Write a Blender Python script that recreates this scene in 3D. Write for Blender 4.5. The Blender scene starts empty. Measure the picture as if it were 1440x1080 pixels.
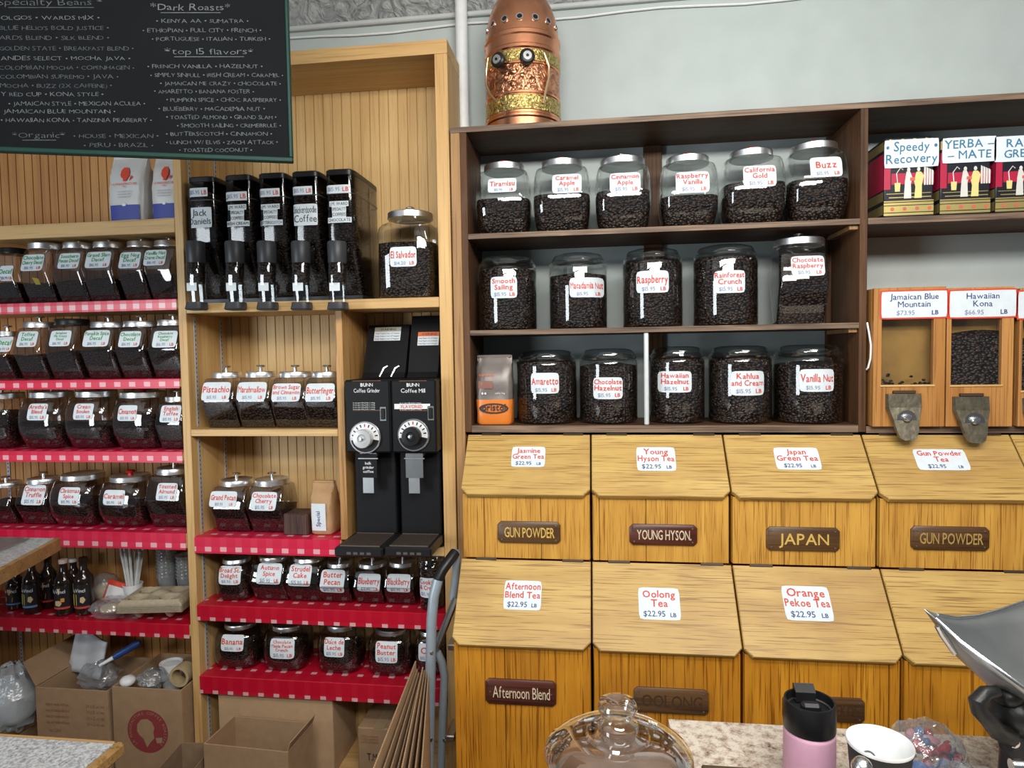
import bpy, bmesh, math, random
from mathutils import Vector, Matrix
random.seed(7)
PI = math.pi
C = bpy.context.scene.collection
scn = bpy.context.scene

# ------------------------------------------------------------------ camera
YAW, PIT, ROL, FPX, EYE = math.radians(7.4), math.radians(2.62), math.radians(-.905), 920.0, 1.55
_f = Vector((-math.sin(YAW)*math.cos(PIT), math.cos(YAW)*math.cos(PIT), -math.sin(PIT)))
_r = Vector((math.cos(YAW), math.sin(YAW), 0)); _u = _r.cross(_f)
_R = _r*math.cos(ROL) + _u*math.sin(ROL)
_U = _u*math.cos(ROL) - _r*math.sin(ROL)
CAM = Vector((0, 0, EYE))
cd = bpy.data.cameras.new('camera'); co = bpy.data.objects.new('camera', cd); C.objects.link(co)
cd.sensor_width = 36; cd.lens = FPX*36/1440; cd.clip_start = .05; cd.clip_end = 60
m = Matrix((_R, _U, -_f)).transposed().to_4x4(); m.translation = CAM
co.matrix_world = m
scn.camera = co

def ray(px, py): return _f + _R*((px-720)/FPX) - _U*((py-540)/FPX)
def at(px, py, Y):
    d = ray(px, py); return CAM + d*(Y/d.y)
def onz(px, py, Z):
    d = ray(px, py); return CAM + d*((Z-EYE)/d.z)

# ------------------------------------------------------------------ world, lights, exposure
w = bpy.data.worlds.new('world'); scn.world = w; w.use_nodes = True
w.node_tree.nodes['Background'].inputs[0].default_value = (.80, .90, 1.0, 1)
w.node_tree.nodes['Background'].inputs[1].default_value = .14
def area(name, loc, target, sx, sy, power, col):
    l = bpy.data.lights.new(name, 'AREA'); l.shape = 'RECTANGLE'; l.size = sx; l.size_y = sy
    l.energy = power; l.color = col
    o = bpy.data.objects.new(name, l); C.objects.link(o); o.location = loc
    o.rotation_euler = (Vector(target)-Vector(loc)).to_track_quat('-Z', 'Y').to_euler()
    return o
area('fluorescent_lamp', (.30, .40, 2.52), (.1, 2.4, 1.4), 1.9, .16, 29, (1.0, .98, .93))
area('aisle_lamp', (.35, -.9, 2.7), (-.3, 2.2, 1.0), 2.2, .3, 56, (1.0, .97, .92))
area('counter_lamp', (.9, .75, 2.75), (.9, .95, .9), .9, .2, 9, (1.0, .98, .94))
area('shop_window', (-3.3, -1.3, 1.5), (-.2, 2.2, 1.4), 1.1, 2.0, 80, (.86, .94, 1.0))
vs = scn.view_settings
vs.view_transform = 'Standard'; vs.look = 'None'; vs.gamma = 1; vs.use_curve_mapping = False
vs.exposure = 0.0
scn.display_settings.display_device = 'sRGB'
cy = scn.cycles
cy.use_denoising = True
cy.max_bounces = 8; cy.transparent_max_bounces = 24; cy.diffuse_bounces = 3; cy.glossy_bounces = 4
cy.transmission_bounces = 8; cy.caustics_reflective = False; cy.caustics_refractive = False
cy.sample_clamp_indirect = 4

# ------------------------------------------------------------------ things and parts
WL = {}
def tag(o, label=None, cat=None, group=None, kind=None):
    if label: o['label'] = label
    if cat: o['category'] = cat
    if group: o['group'] = group
    if kind: o['kind'] = kind
    return o
def thing(name, label, cat, loc, group=None):
    o = bpy.data.objects.new(name, None); C.objects.link(o)
    o.empty_display_size = .03
    o.location = loc; WL[o.name] = Vector(loc)
    return tag(o, label, cat, group)

_gly = {}
_gc = {}
def glyph(ch, bold):
    k = (ch, bold)
    if k not in _gly:
        if bold not in _gc:
            c = bpy.data.curves.new('glyphs', 'FONT'); c.size = 1; c.resolution_u = 2; c.offset = bold
            _gc[bold] = bpy.data.objects.new('glyphs', c)
        o = _gc[bold]; o.data.body = ch
        me = bpy.data.meshes.new_from_object(o)
        vs = [(v.co.x, v.co.y) for v in me.vertices]; fs = [tuple(p.vertices) for p in me.polygons]
        xs = [v[0] for v in vs] or [0]
        _gly[k] = (vs, fs, min(xs), max(xs))
        bpy.data.meshes.remove(me)
    return _gly[k]

class B:
    """collects shapes, then links them as ONE mesh object"""
    def __init__(s): s.v = []; s.f = []; s.mi = []; s.sm = []; s.M = None
    def add(s, vs, fs, mi=0, smooth=False):
        b = len(s.v)
        for p in vs:
            p = Vector(p); s.v.append(s.M @ p if s.M is not None else p)
        for f in fs:
            s.f.append(tuple(b+i for i in f)); s.mi.append(mi); s.sm.append(smooth)
        return s
    def box(s, x0, x1, y0, y1, z0, z1, mi=0, ch=.0015):
        lo = (x0, y0, z0); hi = (x1, y1, z1)
        ch = min(ch, .45*min(hi[i]-lo[i] for i in range(3)))
        if ch <= 0:
            vs = [(x, y, z) for x in (x0, x1) for y in (y0, y1) for z in (z0, z1)]
            return s.add(vs, [(0,1,3,2),(4,6,7,5),(0,4,5,1),(2,3,7,6),(0,2,6,4),(1,5,7,3)], mi)
        vs = []; ix = {}
        for a in (0, 1):
            for b in (0, 1):
                for c in (0, 1):
                    sg = (a, b, c)
                    for ax in range(3):
                        p = []
                        for i in range(3):
                            full = hi[i] if sg[i] else lo[i]
                            p.append(full if i == ax else full + (-ch if sg[i] else ch))
                        ix[sg+(ax,)] = len(vs); vs.append(p)
        fs = []
        for ax in range(3):
            o1, o2 = [i for i in range(3) if i != ax]
            for e in (0, 1):
                q = []
                for (p1, p2) in ((0,0),(1,0),(1,1),(0,1)):
                    sg = [0,0,0]; sg[ax] = e; sg[o1] = p1; sg[o2] = p2
                    q.append(ix[tuple(sg)+(ax,)])
                fs.append(tuple(q))
            for p1 in (0, 1):
                for p2 in (0, 1):
                    a = [0,0,0]; a[o1] = p1; a[o2] = p2; a[ax] = 0
                    b = list(a); b[ax] = 1
                    a = tuple(a); b = tuple(b)
                    fs.append((ix[a+(o1,)], ix[a+(o2,)], ix[b+(o2,)], ix[b+(o1,)]))
        for a in (0,1):
            for b in (0,1):
                for c in (0,1): fs.append(tuple(ix[(a,b,c,ax)] for ax in range(3)))
        return s.add(vs, fs, mi)
    def prism(s, poly, axis, a, b, mi=0, smooth=False, caps=True):
        n = len(poly); vs = []
        for t in (a, b):
            for p in poly:
                vs.append({'x': (t, p[0], p[1]), 'y': (p[0], t, p[1]), 'z': (p[0], p[1], t)}[axis])
        fs = [(i, (i+1) % n, n+(i+1) % n, n+i) for i in range(n)]
        s.add(vs, fs, mi, smooth)
        if caps: s.add(vs, [tuple(range(n-1, -1, -1)), tuple(range(n, 2*n))], mi)
        return s
    def loft(s, rings, mi=0, smooth=True, cap0=True, cap1=True, closed=True):
        n = len(rings[0]); vs = [p for r in rings for p in r]; fs = []
        for k in range(len(rings)-1):
            for i in range(n if closed else n-1):
                j = (i+1) % n
                fs.append((k*n+i, k*n+j, (k+1)*n+j, (k+1)*n+i))
        if cap0: fs.append(tuple(range(n-1, -1, -1)))
        if cap1: fs.append(tuple((len(rings)-1)*n+i for i in range(n)))
        return s.add(vs, fs, mi, smooth)
    def lathe(s, prof, c=(0,0,0), n=28, mi=0, smooth=True, axis='z', cap0=True, cap1=True):
        rings = []
        for (r, h) in prof:
            ring = []
            for i in range(n):
                a = 2*PI*i/n; x, y = r*math.cos(a), r*math.sin(a)
                p = {'z': (x, y, h), 'y': (x, h, y), 'x': (h, x, y)}[axis]
                ring.append((c[0]+p[0], c[1]+p[1], c[2]+p[2]))
            rings.append(ring)
        return s.loft(rings, mi, smooth, cap0, cap1)
    def tube(s, path, r, n=10, mi=0, smooth=True, caps=True):
        path = [Vector(p) for p in path]; rings = []; ref = None
        for i, p in enumerate(path):
            t = (path[min(i+1, len(path)-1)] - path[max(i-1, 0)]).normalized()
            if ref is None:
                ref = Vector((0,0,1)) if abs(t.z) < .9 else Vector((1,0,0))
            u = (ref - t*ref.dot(t)).normalized(); v = t.cross(u); ref = u
            rr = r[i] if isinstance(r, (list, tuple)) else r
            rings.append([p + (u*math.cos(2*PI*k/n) + v*math.sin(2*PI*k/n))*rr for k in range(n)])
        return s.loft(rings, mi, smooth, caps, caps)
    def grid(s, fn, nu, nv, mi=0, smooth=True):
        vs = [fn(i/nu, j/nv) for j in range(nv+1) for i in range(nu+1)]
        fs = [(j*(nu+1)+i, j*(nu+1)+i+1, (j+1)*(nu+1)+i+1, (j+1)*(nu+1)+i) for j in range(nv) for i in range(nu)]
        return s.add(vs, fs, mi, smooth)
    def blob(s, c, r, mi=0, n=10, m=7, jit=0, rot=None):
        rings = []
        for j in range(m+1):
            th = PI*j/m; ring = []
            for i in range(n):
                a = 2*PI*i/n; k = 1+random.uniform(-jit, jit)
                p = Vector((r[0]*math.sin(th)*math.cos(a)*k, r[1]*math.sin(th)*math.sin(a)*k, -r[2]*math.cos(th)*k))
                if rot is not None: p = rot @ p
                ring.append(Vector(c)+p)
            rings.append(ring)
        return s.loft(rings, mi, True, True, True)
    def text(s, st, x0, x1, y, cap, fmap, mi=0, align='c', bold=0.0, jit=.0, stretch=False, space=.3, track=.075):
        sz = cap/.69; items = []; cur = 0
        for ch in st:
            if ch == ' ': cur += space; continue
            vs, fs, a, b = glyph(ch, min(bold, 0.0) if ch in 'MWNmw' else bold)
            k = 1+random.uniform(-jit, jit)*1.2
            items.append((vs, fs, cur-a*k, k, random.uniform(-jit, jit)*.45, random.uniform(-jit, jit)*.9)); cur += (b-a)*k+track
        wid = max(cur-track, .01)*sz; sx = 1.0
        if wid > x1-x0 or stretch: sx = (x1-x0)/wid
        wid *= sx
        ox = x0 if align == 'l' else (x1-wid if align == 'r' else (x0+x1-wid)/2)
        for vs, fs, px, k, dy, sh in items:
            pts = [fmap(ox+(px+v[0]*k+v[1]*sh)*sz*sx, y+(v[1]*k+dy)*sz) for v in vs]
            s.add(pts, fs, mi)
        return s
    def obj(s, name, mats, parent=None, origin=None, recalc=True, kind=None, solid=None):
        if not isinstance(mats, (list, tuple)): mats = [mats]
        if origin is None:
            lo = Vector([min(p[i] for p in s.v) for i in range(3)]); hi = Vector([max(p[i] for p in s.v) for i in range(3)])
            origin = Vector(((lo.x+hi.x)/2, (lo.y+hi.y)/2, lo.z))
        origin = Vector(origin)
        me = bpy.data.meshes.new(name)
        me.from_pydata([p-origin for p in s.v], [], s.f)
        for mt in mats: me.materials.append(mt)
        me.polygons.foreach_set('material_index', s.mi)
        me.polygons.foreach_set('use_smooth', s.sm)
        if recalc:
            bm = bmesh.new(); bm.from_mesh(me); bmesh.ops.recalc_face_normals(bm, faces=bm.faces); bm.to_mesh(me); bm.free()
        if any(s.sm): me.set_sharp_from_angle(angle=math.radians(38))
        me.update()
        o = bpy.data.objects.new(name, me); C.objects.link(o)
        if parent is not None:
            o.parent = parent; o.location = origin - WL[parent.name]
        else: o.location = origin
        WL[o.name] = origin
        if kind: o['kind'] = kind
        return o

# ------------------------------------------------------------------ materials
def new_mat(name):
    mt = bpy.data.materials.new(name); mt.use_nodes = True
    nt = mt.node_tree; nt.nodes.clear()
    out = nt.nodes.new('ShaderNodeOutputMaterial')
    return mt, nt, out
def N(nt, t, **kw):
    n = nt.nodes.new(t)
    for k, v in kw.items():
        if k.startswith('i_'): n.inputs[k[2:].replace('_', ' ')].default_value = v
        else: setattr(n, k, v)
    return n
def rgba(c): return (c[0], c[1], c[2], 1)
def pbr(nt, out, rough=.5, metal=0, spec=.5):
    p = nt.nodes.new('ShaderNodeBsdfPrincipled')
    p.inputs['Roughness'].default_value = rough; p.inputs['Metallic'].default_value = metal
    p.inputs['Specular IOR Level'].default_value = spec
    nt.links.new(p.outputs[0], out.inputs[0]); return p
def ramp(nt, stops):
    r = nt.nodes.new('ShaderNodeValToRGB'); e = r.color_ramp.elements
    while len(e) < len(stops): e.new(.5)
    for i, (p, c) in enumerate(stops): e[i].position = p; e[i].color = rgba(c)
    return r
def coords(nt, scale=(1,1,1), rnd=True):
    tc = nt.nodes.new('ShaderNodeTexCoord'); mp = nt.nodes.new('ShaderNodeMapping')
    mp.inputs['Scale'].default_value = scale
    nt.links.new(tc.outputs['Object'], mp.inputs['Vector'])
    if rnd:
        oi = nt.nodes.new('ShaderNodeObjectInfo'); mu = N(nt, 'ShaderNodeMath', operation='MULTIPLY'); mu.inputs[1].default_value = 37
        nt.links.new(oi.outputs['Random'], mu.inputs[0])
        cx = nt.nodes.new('ShaderNodeCombineXYZ')
        for i in range(3): nt.links.new(mu.outputs[0], cx.inputs[i])
        nt.links.new(cx.outputs[0], mp.inputs['Location'])
    return mp
def plain(name, c, rough=.5, metal=0, spec=.5, var=.0, bump=0, bscale=40):
    mt, nt, out = new_mat(name); p = pbr(nt, out, rough, metal, spec)
    mp = coords(nt); nz = N(nt, 'ShaderNodeTexNoise'); nz.inputs['Scale'].default_value = bscale; nz.inputs['Detail'].default_value = 4
    nt.links.new(mp.outputs[0], nz.inputs['Vector'])
    v = max(var, .04)
    r = ramp(nt, [(.3, [x*(1-v) for x in c]), (.7, [min(1, x*(1+v)) for x in c])])
    nt.links.new(nz.outputs['Fac'], r.inputs[0]); nt.links.new(r.outputs[0], p.inputs['Base Color'])
    if bump:
        b = N(nt, 'ShaderNodeBump'); b.inputs['Strength'].default_value = bump; b.inputs['Distance'].default_value = .004
        nt.links.new(nz.outputs['Fac'], b.inputs['Height']); nt.links.new(b.outputs[0], p.inputs['Normal'])
    return mt
def wood(name, light, dark, axis='z', rough=.5, rings=9, pores=.5, pore_c=None, spec=.4, wear=None, fine=170):
    mt, nt, out = new_mat(name); p = pbr(nt, out, rough, 0, spec)
    ai = 'xyz'.index(axis)
    sc = [rings]*3; sc[ai] = rings*.09
    mp = coords(nt, sc)
    nz = N(nt, 'ShaderNodeTexNoise'); nz.inputs['Scale'].default_value = 1; nz.inputs['Detail'].default_value = 5; nz.inputs['Distortion'].default_value = 1.1
    nt.links.new(mp.outputs[0], nz.inputs['Vector'])
    mid = [(a+b)/2 for a, b in zip(light, dark)]
    r = ramp(nt, [(.32, dark), (.5, mid), (.68, light)])
    nt.links.new(nz.outputs['Fac'], r.inputs[0])
    sc2 = [fine]*3; sc2[ai] = fine*.022
    mp2 = coords(nt, sc2); n2 = N(nt, 'ShaderNodeTexNoise'); n2.inputs['Scale'].default_value = 1; n2.inputs['Detail'].default_value = 2
    nt.links.new(mp2.outputs[0], n2.inputs['Vector'])
    r2 = ramp(nt, [(.36, pore_c or [x*.35 for x in dark]), (.46, (1,1,1))])
    nt.links.new(n2.outputs['Fac'], r2.inputs[0])
    mx = N(nt, 'ShaderNodeMix', data_type='RGBA', blend_type='MULTIPLY'); mx.inputs[0].default_value = pores
    nt.links.new(r.outputs[0], mx.inputs[6]); nt.links.new(r2.outputs[0], mx.inputs[7])
    res = mx.outputs[2]
    if wear is not None:
        m3 = coords(nt, (5, 5, 5)); n3 = N(nt, 'ShaderNodeTexNoise'); n3.inputs['Scale'].default_value = 1; n3.inputs['Detail'].default_value = 6
        nt.links.new(m3.outputs[0], n3.inputs['Vector'])
        r3 = ramp(nt, [(.52, (0,0,0)), (.72, (1,1,1))]); nt.links.new(n3.outputs['Fac'], r3.inputs[0])
        mm = N(nt, 'ShaderNodeMath', operation='MULTIPLY'); mm.inputs[1].default_value = .55; nt.links.new(r3.outputs[0], mm.inputs[0])
        m4 = N(nt, 'ShaderNodeMix', data_type='RGBA'); nt.links.new(mm.outputs[0], m4.inputs[0]); nt.links.new(res, m4.inputs[6]); m4.inputs[7].default_value = rgba(wear)
        res = m4.outputs[2]
    nt.links.new(res, p.inputs['Base Color'])
    b = N(nt, 'ShaderNodeBump'); b.inputs['Strength'].default_value = .25; b.inputs['Distance'].default_value = .001
    nt.links.new(n2.outputs['Fac'], b.inputs['Height']); nt.links.new(b.outputs[0], p.inputs['Normal'])
    return mt
def clear(name, tint=(.97,.985,.98), base=.05, edge=.85, power=3.5, rough=.03, bump=0, bscale=20, milk=0.0):
    mt, nt, out = new_mat(name)
    t = N(nt, 'ShaderNodeBsdfTransparent'); t.inputs[0].default_value = rgba(tint)
    g = N(nt, 'ShaderNodeBsdfGlossy'); g.inputs['Roughness'].default_value = rough; g.inputs[0].default_value = (1,1,1,1)
    lw = N(nt, 'ShaderNodeLayerWeight'); lw.inputs[0].default_value = .5
    pw = N(nt, 'ShaderNodeMath', operation='POWER'); pw.inputs[1].default_value = power
    ml = N(nt, 'ShaderNodeMath', operation='MULTIPLY_ADD'); ml.inputs[1].default_value = edge-base; ml.inputs[2].default_value = base
    nt.links.new(lw.outputs['Facing'], pw.inputs[0]); nt.links.new(pw.outputs[0], ml.inputs[0])
    mx = N(nt, 'ShaderNodeMixShader'); nt.links.new(ml.outputs[0], mx.inputs[0]); nt.links.new(t.outputs[0], mx.inputs[1]); nt.links.new(g.outputs[0], mx.inputs[2])
    if milk:
        df = N(nt, 'ShaderNodeBsdfDiffuse'); df.inputs[0].default_value = (.8, .83, .86, 1)
        m2 = N(nt, 'ShaderNodeMixShader'); m2.inputs[0].default_value = milk; nt.links.new(mx.outputs[0], m2.inputs[1]); nt.links.new(df.outputs[0], m2.inputs[2]); nt.links.new(m2.outputs[0], out.inputs[0])
    else: nt.links.new(mx.outputs[0], out.inputs[0])
    if bump:
        mp = coords(nt); nz = N(nt, 'ShaderNodeTexNoise'); nz.inputs['Scale'].default_value = bscale; nt.links.new(mp.outputs[0], nz.inputs['Vector'])
        b = N(nt, 'ShaderNodeBump'); b.inputs['Strength'].default_value = bump; b.inputs['Distance'].default_value = .01
        nt.links.new(nz.outputs['Fac'], b.inputs['Height'])
        nt.links.new(b.outputs[0], g.inputs['Normal']); nt.links.new(b.outputs[0], lw.inputs['Normal'])
    return mt
def beans_mat(name, dark, light, scale=105):
    mt, nt, out = new_mat(name); p = pbr(nt, out, .40, 0, .32)
    mp = coords(nt, (1, 1, 1.35))
    vo = N(nt, 'ShaderNodeTexVoronoi'); vo.inputs['Scale'].default_value = scale; nt.links.new(mp.outputs[0], vo.inputs['Vector'])
    sp = nt.nodes.new('ShaderNodeSeparateColor'); nt.links.new(vo.outputs['Color'], sp.inputs[0])
    r = ramp(nt, [(.0, dark), (1, light)]); nt.links.new(sp.outputs[0], r.inputs[0])
    r2 = ramp(nt, [(.30, (1,1,1)), (.62, (.05,.04,.04))]); nt.links.new(vo.outputs['Distance'], r2.inputs[0])
    mx = N(nt, 'ShaderNodeMix', data_type='RGBA', blend_type='MULTIPLY'); mx.inputs[0].default_value = 1
    nt.links.new(r.outputs[0], mx.inputs[6]); nt.links.new(r2.outputs[0], mx.inputs[7]); nt.links.new(mx.outputs[2], p.inputs['Base Color'])
    inv = N(nt, 'ShaderNodeMath', operation='MULTIPLY'); inv.inputs[1].default_value = -1; nt.links.new(vo.outputs['Distance'], inv.inputs[0])
    b = N(nt, 'ShaderNodeBump'); b.inputs['Strength'].default_value = 1; b.inputs['Distance'].default_value = .006
    nt.links.new(inv.outputs[0], b.inputs['Height']); nt.links.new(b.outputs[0], p.inputs['Normal'])
    return mt
def gingham(name, red, pink, white, px=.058, pz=.06, wide=.42, tall=.3, s0=.135):
    """checked plastic shelf liner: squares along x, and along the wrap over the edge (z - y)"""
    mt, nt, out = new_mat(name); p = pbr(nt, out, .32, 0, .5)
    tc = nt.nodes.new('ShaderNodeTexCoord'); sp = nt.nodes.new('ShaderNodeSeparateXYZ'); nt.links.new(tc.outputs['Object'], sp.inputs[0])
    def M(op, a, b=None, bv=0.0):
        n = N(nt, 'ShaderNodeMath', operation=op); nt.links.new(a, n.inputs[0])
        if b is not None: nt.links.new(b, n.inputs[1])
        else: n.inputs[1].default_value = bv
        return n.outputs[0]
    sx = M('FRACT', M('DIVIDE', sp.outputs['X'], bv=px)); fx = M('LESS_THAN', sx, bv=wide)
    s = M('SUBTRACT', sp.outputs['Z'], sp.outputs['Y']); sz = M('FRACT', M('DIVIDE', M('SUBTRACT', s, bv=s0), bv=pz)); fz = M('LESS_THAN', sz, bv=tall)
    both = M('MULTIPLY', fx, fz); one = M('MAXIMUM', fx, fz)
    hatch = M('LESS_THAN', M('FRACT', M('DIVIDE', M('ADD', sp.outputs['X'], s), bv=.007)), bv=.45)
    wh = M('MULTIPLY', both, M('ADD', hatch, bv=.55))
    m1 = N(nt, 'ShaderNodeMix', data_type='RGBA'); nt.links.new(M('MULTIPLY', one, bv=.5), m1.inputs[0]); m1.inputs[6].default_value = rgba(red); m1.inputs[7].default_value = rgba(pink)
    m2 = N(nt, 'ShaderNodeMix', data_type='RGBA'); nt.links.new(M('MINIMUM', wh, bv=1), m2.inputs[0]); nt.links.new(m1.outputs[2], m2.inputs[6]); m2.inputs[7].default_value = rgba(white)
    nt.links.new(m2.outputs[2], p.inputs['Base Color'])
    return mt
def speckle(name, cols, scale=90, rough=.3):
    mt, nt, out = new_mat(name); p = pbr(nt, out, rough, 0, .5)
    mp = coords(nt); nz = N(nt, 'ShaderNodeTexNoise'); nz.inputs['Scale'].default_value = scale; nz.inputs['Detail'].default_value = 6; nz.inputs['Roughness'].default_value = .75
    nt.links.new(mp.outputs[0], nz.inputs['Vector'])
    k = len(cols); r = ramp(nt, [(.3+.4*i/(k-1), c) for i, c in enumerate(cols)])
    nt.links.new(nz.outputs['Fac'], r.inputs[0]); nt.links.new(r.outputs[0], p.inputs['Base Color'])
    return mt
def embossed(name, c, metal, rough, scale, dist, strength=.8, spec=.5, dirt=None):
    mt, nt, out = new_mat(name); p = pbr(nt, out, rough, metal, spec)
    mp = coords(nt, rnd=False); vo = N(nt, 'ShaderNodeTexNoise'); vo.inputs['Scale'].default_value = scale; vo.inputs['Detail'].default_value = 3; vo.inputs['Distortion'].default_value = 2.5
    nt.links.new(mp.outputs[0], vo.inputs['Vector'])
    r = ramp(nt, [(.42, dirt or [x*.45 for x in c]), (.55, c)]); nt.links.new(vo.outputs['Fac'], r.inputs[0]); nt.links.new(r.outputs[0], p.inputs['Base Color'])
    b = N(nt, 'ShaderNodeBump'); b.inputs['Strength'].default_value = strength; b.inputs['Distance'].default_value = dist
    nt.links.new(vo.outputs['Fac'], b.inputs['Height']); nt.links.new(b.outputs[0], p.inputs['Normal'])
    return mt

pine_z = wood('pine_upright', (.68, .445, .19), (.54, .315, .115), 'z', .45, 12, .25)
pine_x = wood('pine_board', (.68, .45, .195), (.54, .32, .12), 'x', .45, 12, .25)
bead_m = wood('beadboard_pine', (.68, .455, .20), (.55, .335, .13), 'z', .5, 7, .2)
bead_l = wood('orange_beadboard', (.56, .29, .095), (.44, .195, .055), 'z', .5, 7, .2)
brown_x = wood('brown_plywood_board', (.105, .050, .024), (.05, .024, .011), 'x', .55, 14, .4, spec=.2, wear=(.13, .07, .038))
brown_z = wood('brown_plywood_upright', (.125, .058, .026), (.062, .029, .013), 'z', .55, 14, .4, spec=.2, wear=(.13, .07, .04))
brown_y = wood('brown_plywood_panel', (.12, .066, .038), (.06, .034, .021), 'y', .5, 10, .4)
worn_edge = wood('worn_plywood_edge', (.26, .17, .11), (.09, .055, .035), 'x', .6, 30, .5)
stile_m = wood('worn_tan_stile', (.40, .22, .085), (.27, .14, .055), 'z', .5, 12, .35)
oak_lid = wood('oak_lid', (.57, .38, .12), (.45, .27, .075), 'x', .45, 17, .62, (.26, .14, .05), .4, wear=(.36, .20, .07), fine=290)
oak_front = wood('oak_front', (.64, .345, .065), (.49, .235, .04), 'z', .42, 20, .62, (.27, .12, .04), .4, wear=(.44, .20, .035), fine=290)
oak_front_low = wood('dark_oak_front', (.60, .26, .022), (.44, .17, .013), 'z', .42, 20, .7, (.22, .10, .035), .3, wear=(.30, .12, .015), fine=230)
plate_brown = wood('plate_brown', (.125, .062, .025), (.075, .036, .015), 'x', .4, 20, .4)
plate_red = wood('plate_maroon', (.105, .030, .018), (.065, .018, .012), 'x', .35, 20, .4)
wall_m = plain('painted_wall', (.44, .485, .472), .7, var=.03, bump=.15, bscale=9)
tin_m = embossed('pressed_tin', (.34, .35, .345), 0, .5, 14, .03, .8, dirt=(.22, .23, .23))
floor_m = plain('shop_floor', (.10, .085, .075), .6, var=.2, bscale=6)
ceil_m = plain('ceiling_white', (.65, .66, .65), .8)
glass_m = clear('jar_glass', (.94,.955,.95), .08, .9, 3.0)
glass_oily = clear('oily_jar_glass', (.80,.775,.76), .10, .9, 3.0)
glass_thick = clear('jar_lid_glass', (.90, .93, .93), .10, .95, 2.2, .03)
acrylic = clear('dispenser_acrylic', (.62, .62, .62), .05, .7, 4, .08)
smoke = clear('smoked_plastic', (.16, .15, .15), .05, .6, 4, .1)
film = clear('plastic_film', (.92, .94, .96), .10, .8, 2, .12, bump=.9, bscale=45, milk=.10)
film2 = clear('milky_film', (.85, .88, .92), .12, .6, 2, .25, bump=.9, bscale=30, milk=.35)
beans_m = beans_mat('roasted_beans', (.014, .008, .0055), (.078, .044, .029))
beans_red = beans_mat('red_tinted_small_beans', (.024, .010, .009), (.085, .036, .030), 150)  # smaller beans; brown tinted towards maroon, painting in the red liners' reflection
chrome = plain('chrome', (.80, .81, .82), .22, 1)
lid_m = plain('lid_metal', (.84, .85, .86), .34, 1)
steel = plain('brushed_steel', (.55, .56, .56), .34, 1)
dark_steel = plain('grey_steel', (.30, .31, .31), .35, 1)
black_pl = plain('black_plastic', (.010, .010, .011), .36, 0, .35)
black_satin = plain('black_enamel', (.009, .009, .010), .45, 0, .18, bump=.1, bscale=300)
char_pl = plain('charcoal_plastic', (.040, .042, .047), .42, 0, .4)
red_pl = plain('red_plastic', (.55, .015, .012), .35)
paper = plain('label_paper', (.64, .70, .735), .6, var=.02)
ink_red = plain('red_ink', (.62, .045, .02), .6)
ink_green = plain('green_ink', (.05, .30, .07), .6)
ink_price = plain('grey_blue_ink', (.22, .25, .36), .6)
ink_blue = plain('navy_ink', (.03, .05, .17), .6)
ink_black = plain('black_ink', (.02, .02, .025), .6)
white_pl = plain('white_plastic', (.75, .76, .76), .45)
cream = plain('cream_white', (.72, .68, .58), .6)
gold_ink = plain('gold_paint', (.62, .40, .09), .5)
cream_ink = plain('cream_paint', (.62, .52, .36), .5)
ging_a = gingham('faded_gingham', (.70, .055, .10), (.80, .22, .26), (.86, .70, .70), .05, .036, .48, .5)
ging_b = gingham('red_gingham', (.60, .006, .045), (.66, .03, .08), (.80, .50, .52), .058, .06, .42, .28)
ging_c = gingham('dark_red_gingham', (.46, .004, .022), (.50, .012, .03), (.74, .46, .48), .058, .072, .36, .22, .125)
card_m = plain('cardboard', (.34, .215, .12), .75, var=.08, bscale=30)
card_lt = plain('pale_cardboard', (.46, .30, .17), .75, var=.06, bscale=30)
card_dk = plain('worn_cardboard', (.24, .155, .09), .8, var=.1, bscale=30)
kraft = plain('kraft_paper', (.42, .25, .12), .7, var=.1, bump=.4, bscale=25)
alu = plain('grey_painted_steel', (.33, .39, .44), .38, .25)

# ------------------------------------------------------------------ the room
YW = 2.42
B().box(-4, 4, YW, YW+.1, 0, 3.05, ch=0).obj('wall_back', wall_m, kind='structure')
B().box(-4, 4, -3.0, YW+.1, -.05, 0, ch=0).obj('floor', floor_m, kind='structure')
B().box(-4, 4, -3.0, YW+.1, 3.05, 3.1, ch=0).obj('ceiling', ceil_m, kind='structure')
b = B()
prof = [(2.42, 2.80), (2.412, 2.80), (2.405, 2.815), (2.40, 2.83), (2.385, 2.86), (2.36, 2.90), (2.325, 2.94), (2.28, 2.975), (2.22, 3.0), (2.21, 3.05), (2.42, 3.05)]
b.prism(prof, 'x', -4, 4, 0, True); b.obj('trim_1', tin_m, kind='structure')
b = B().box(-4, 4, 2.40, 2.42, 2.782, 2.80, ch=.004)
b.obj('trim_2', plain('trim_paint', (.50, .52, .51), .6), kind='structure')
b = B(); pth = [(-1.3+i*.14, 2.412, 2.755+.006*math.sin(i*1.3)) for i in range(20)]
tag(b.tube(pth, .004, 6).obj('cable', white_pl), 'thin pale cable running along the wall just under the pressed tin trim', 'cable')
px0 = at(650, 100, 2.375)
pr = thing('pipe', 'white painted vertical pipe on the wall between the pine shelves and the copper boiler', 'pipe', (px0.x, 2.375, 2.30))
B().tube([(px0.x, 2.375, 2.302), (px0.x, 2.375, 3.05)], .0225, 18).obj('pipe_run', white_pl, pr)
B().lathe([(.030, 2.303), (.030, 2.365), (.027, 2.372), (.023, 2.373)], (px0.x, 2.375, 0), 18).obj('coupling', white_pl, pr)

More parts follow.
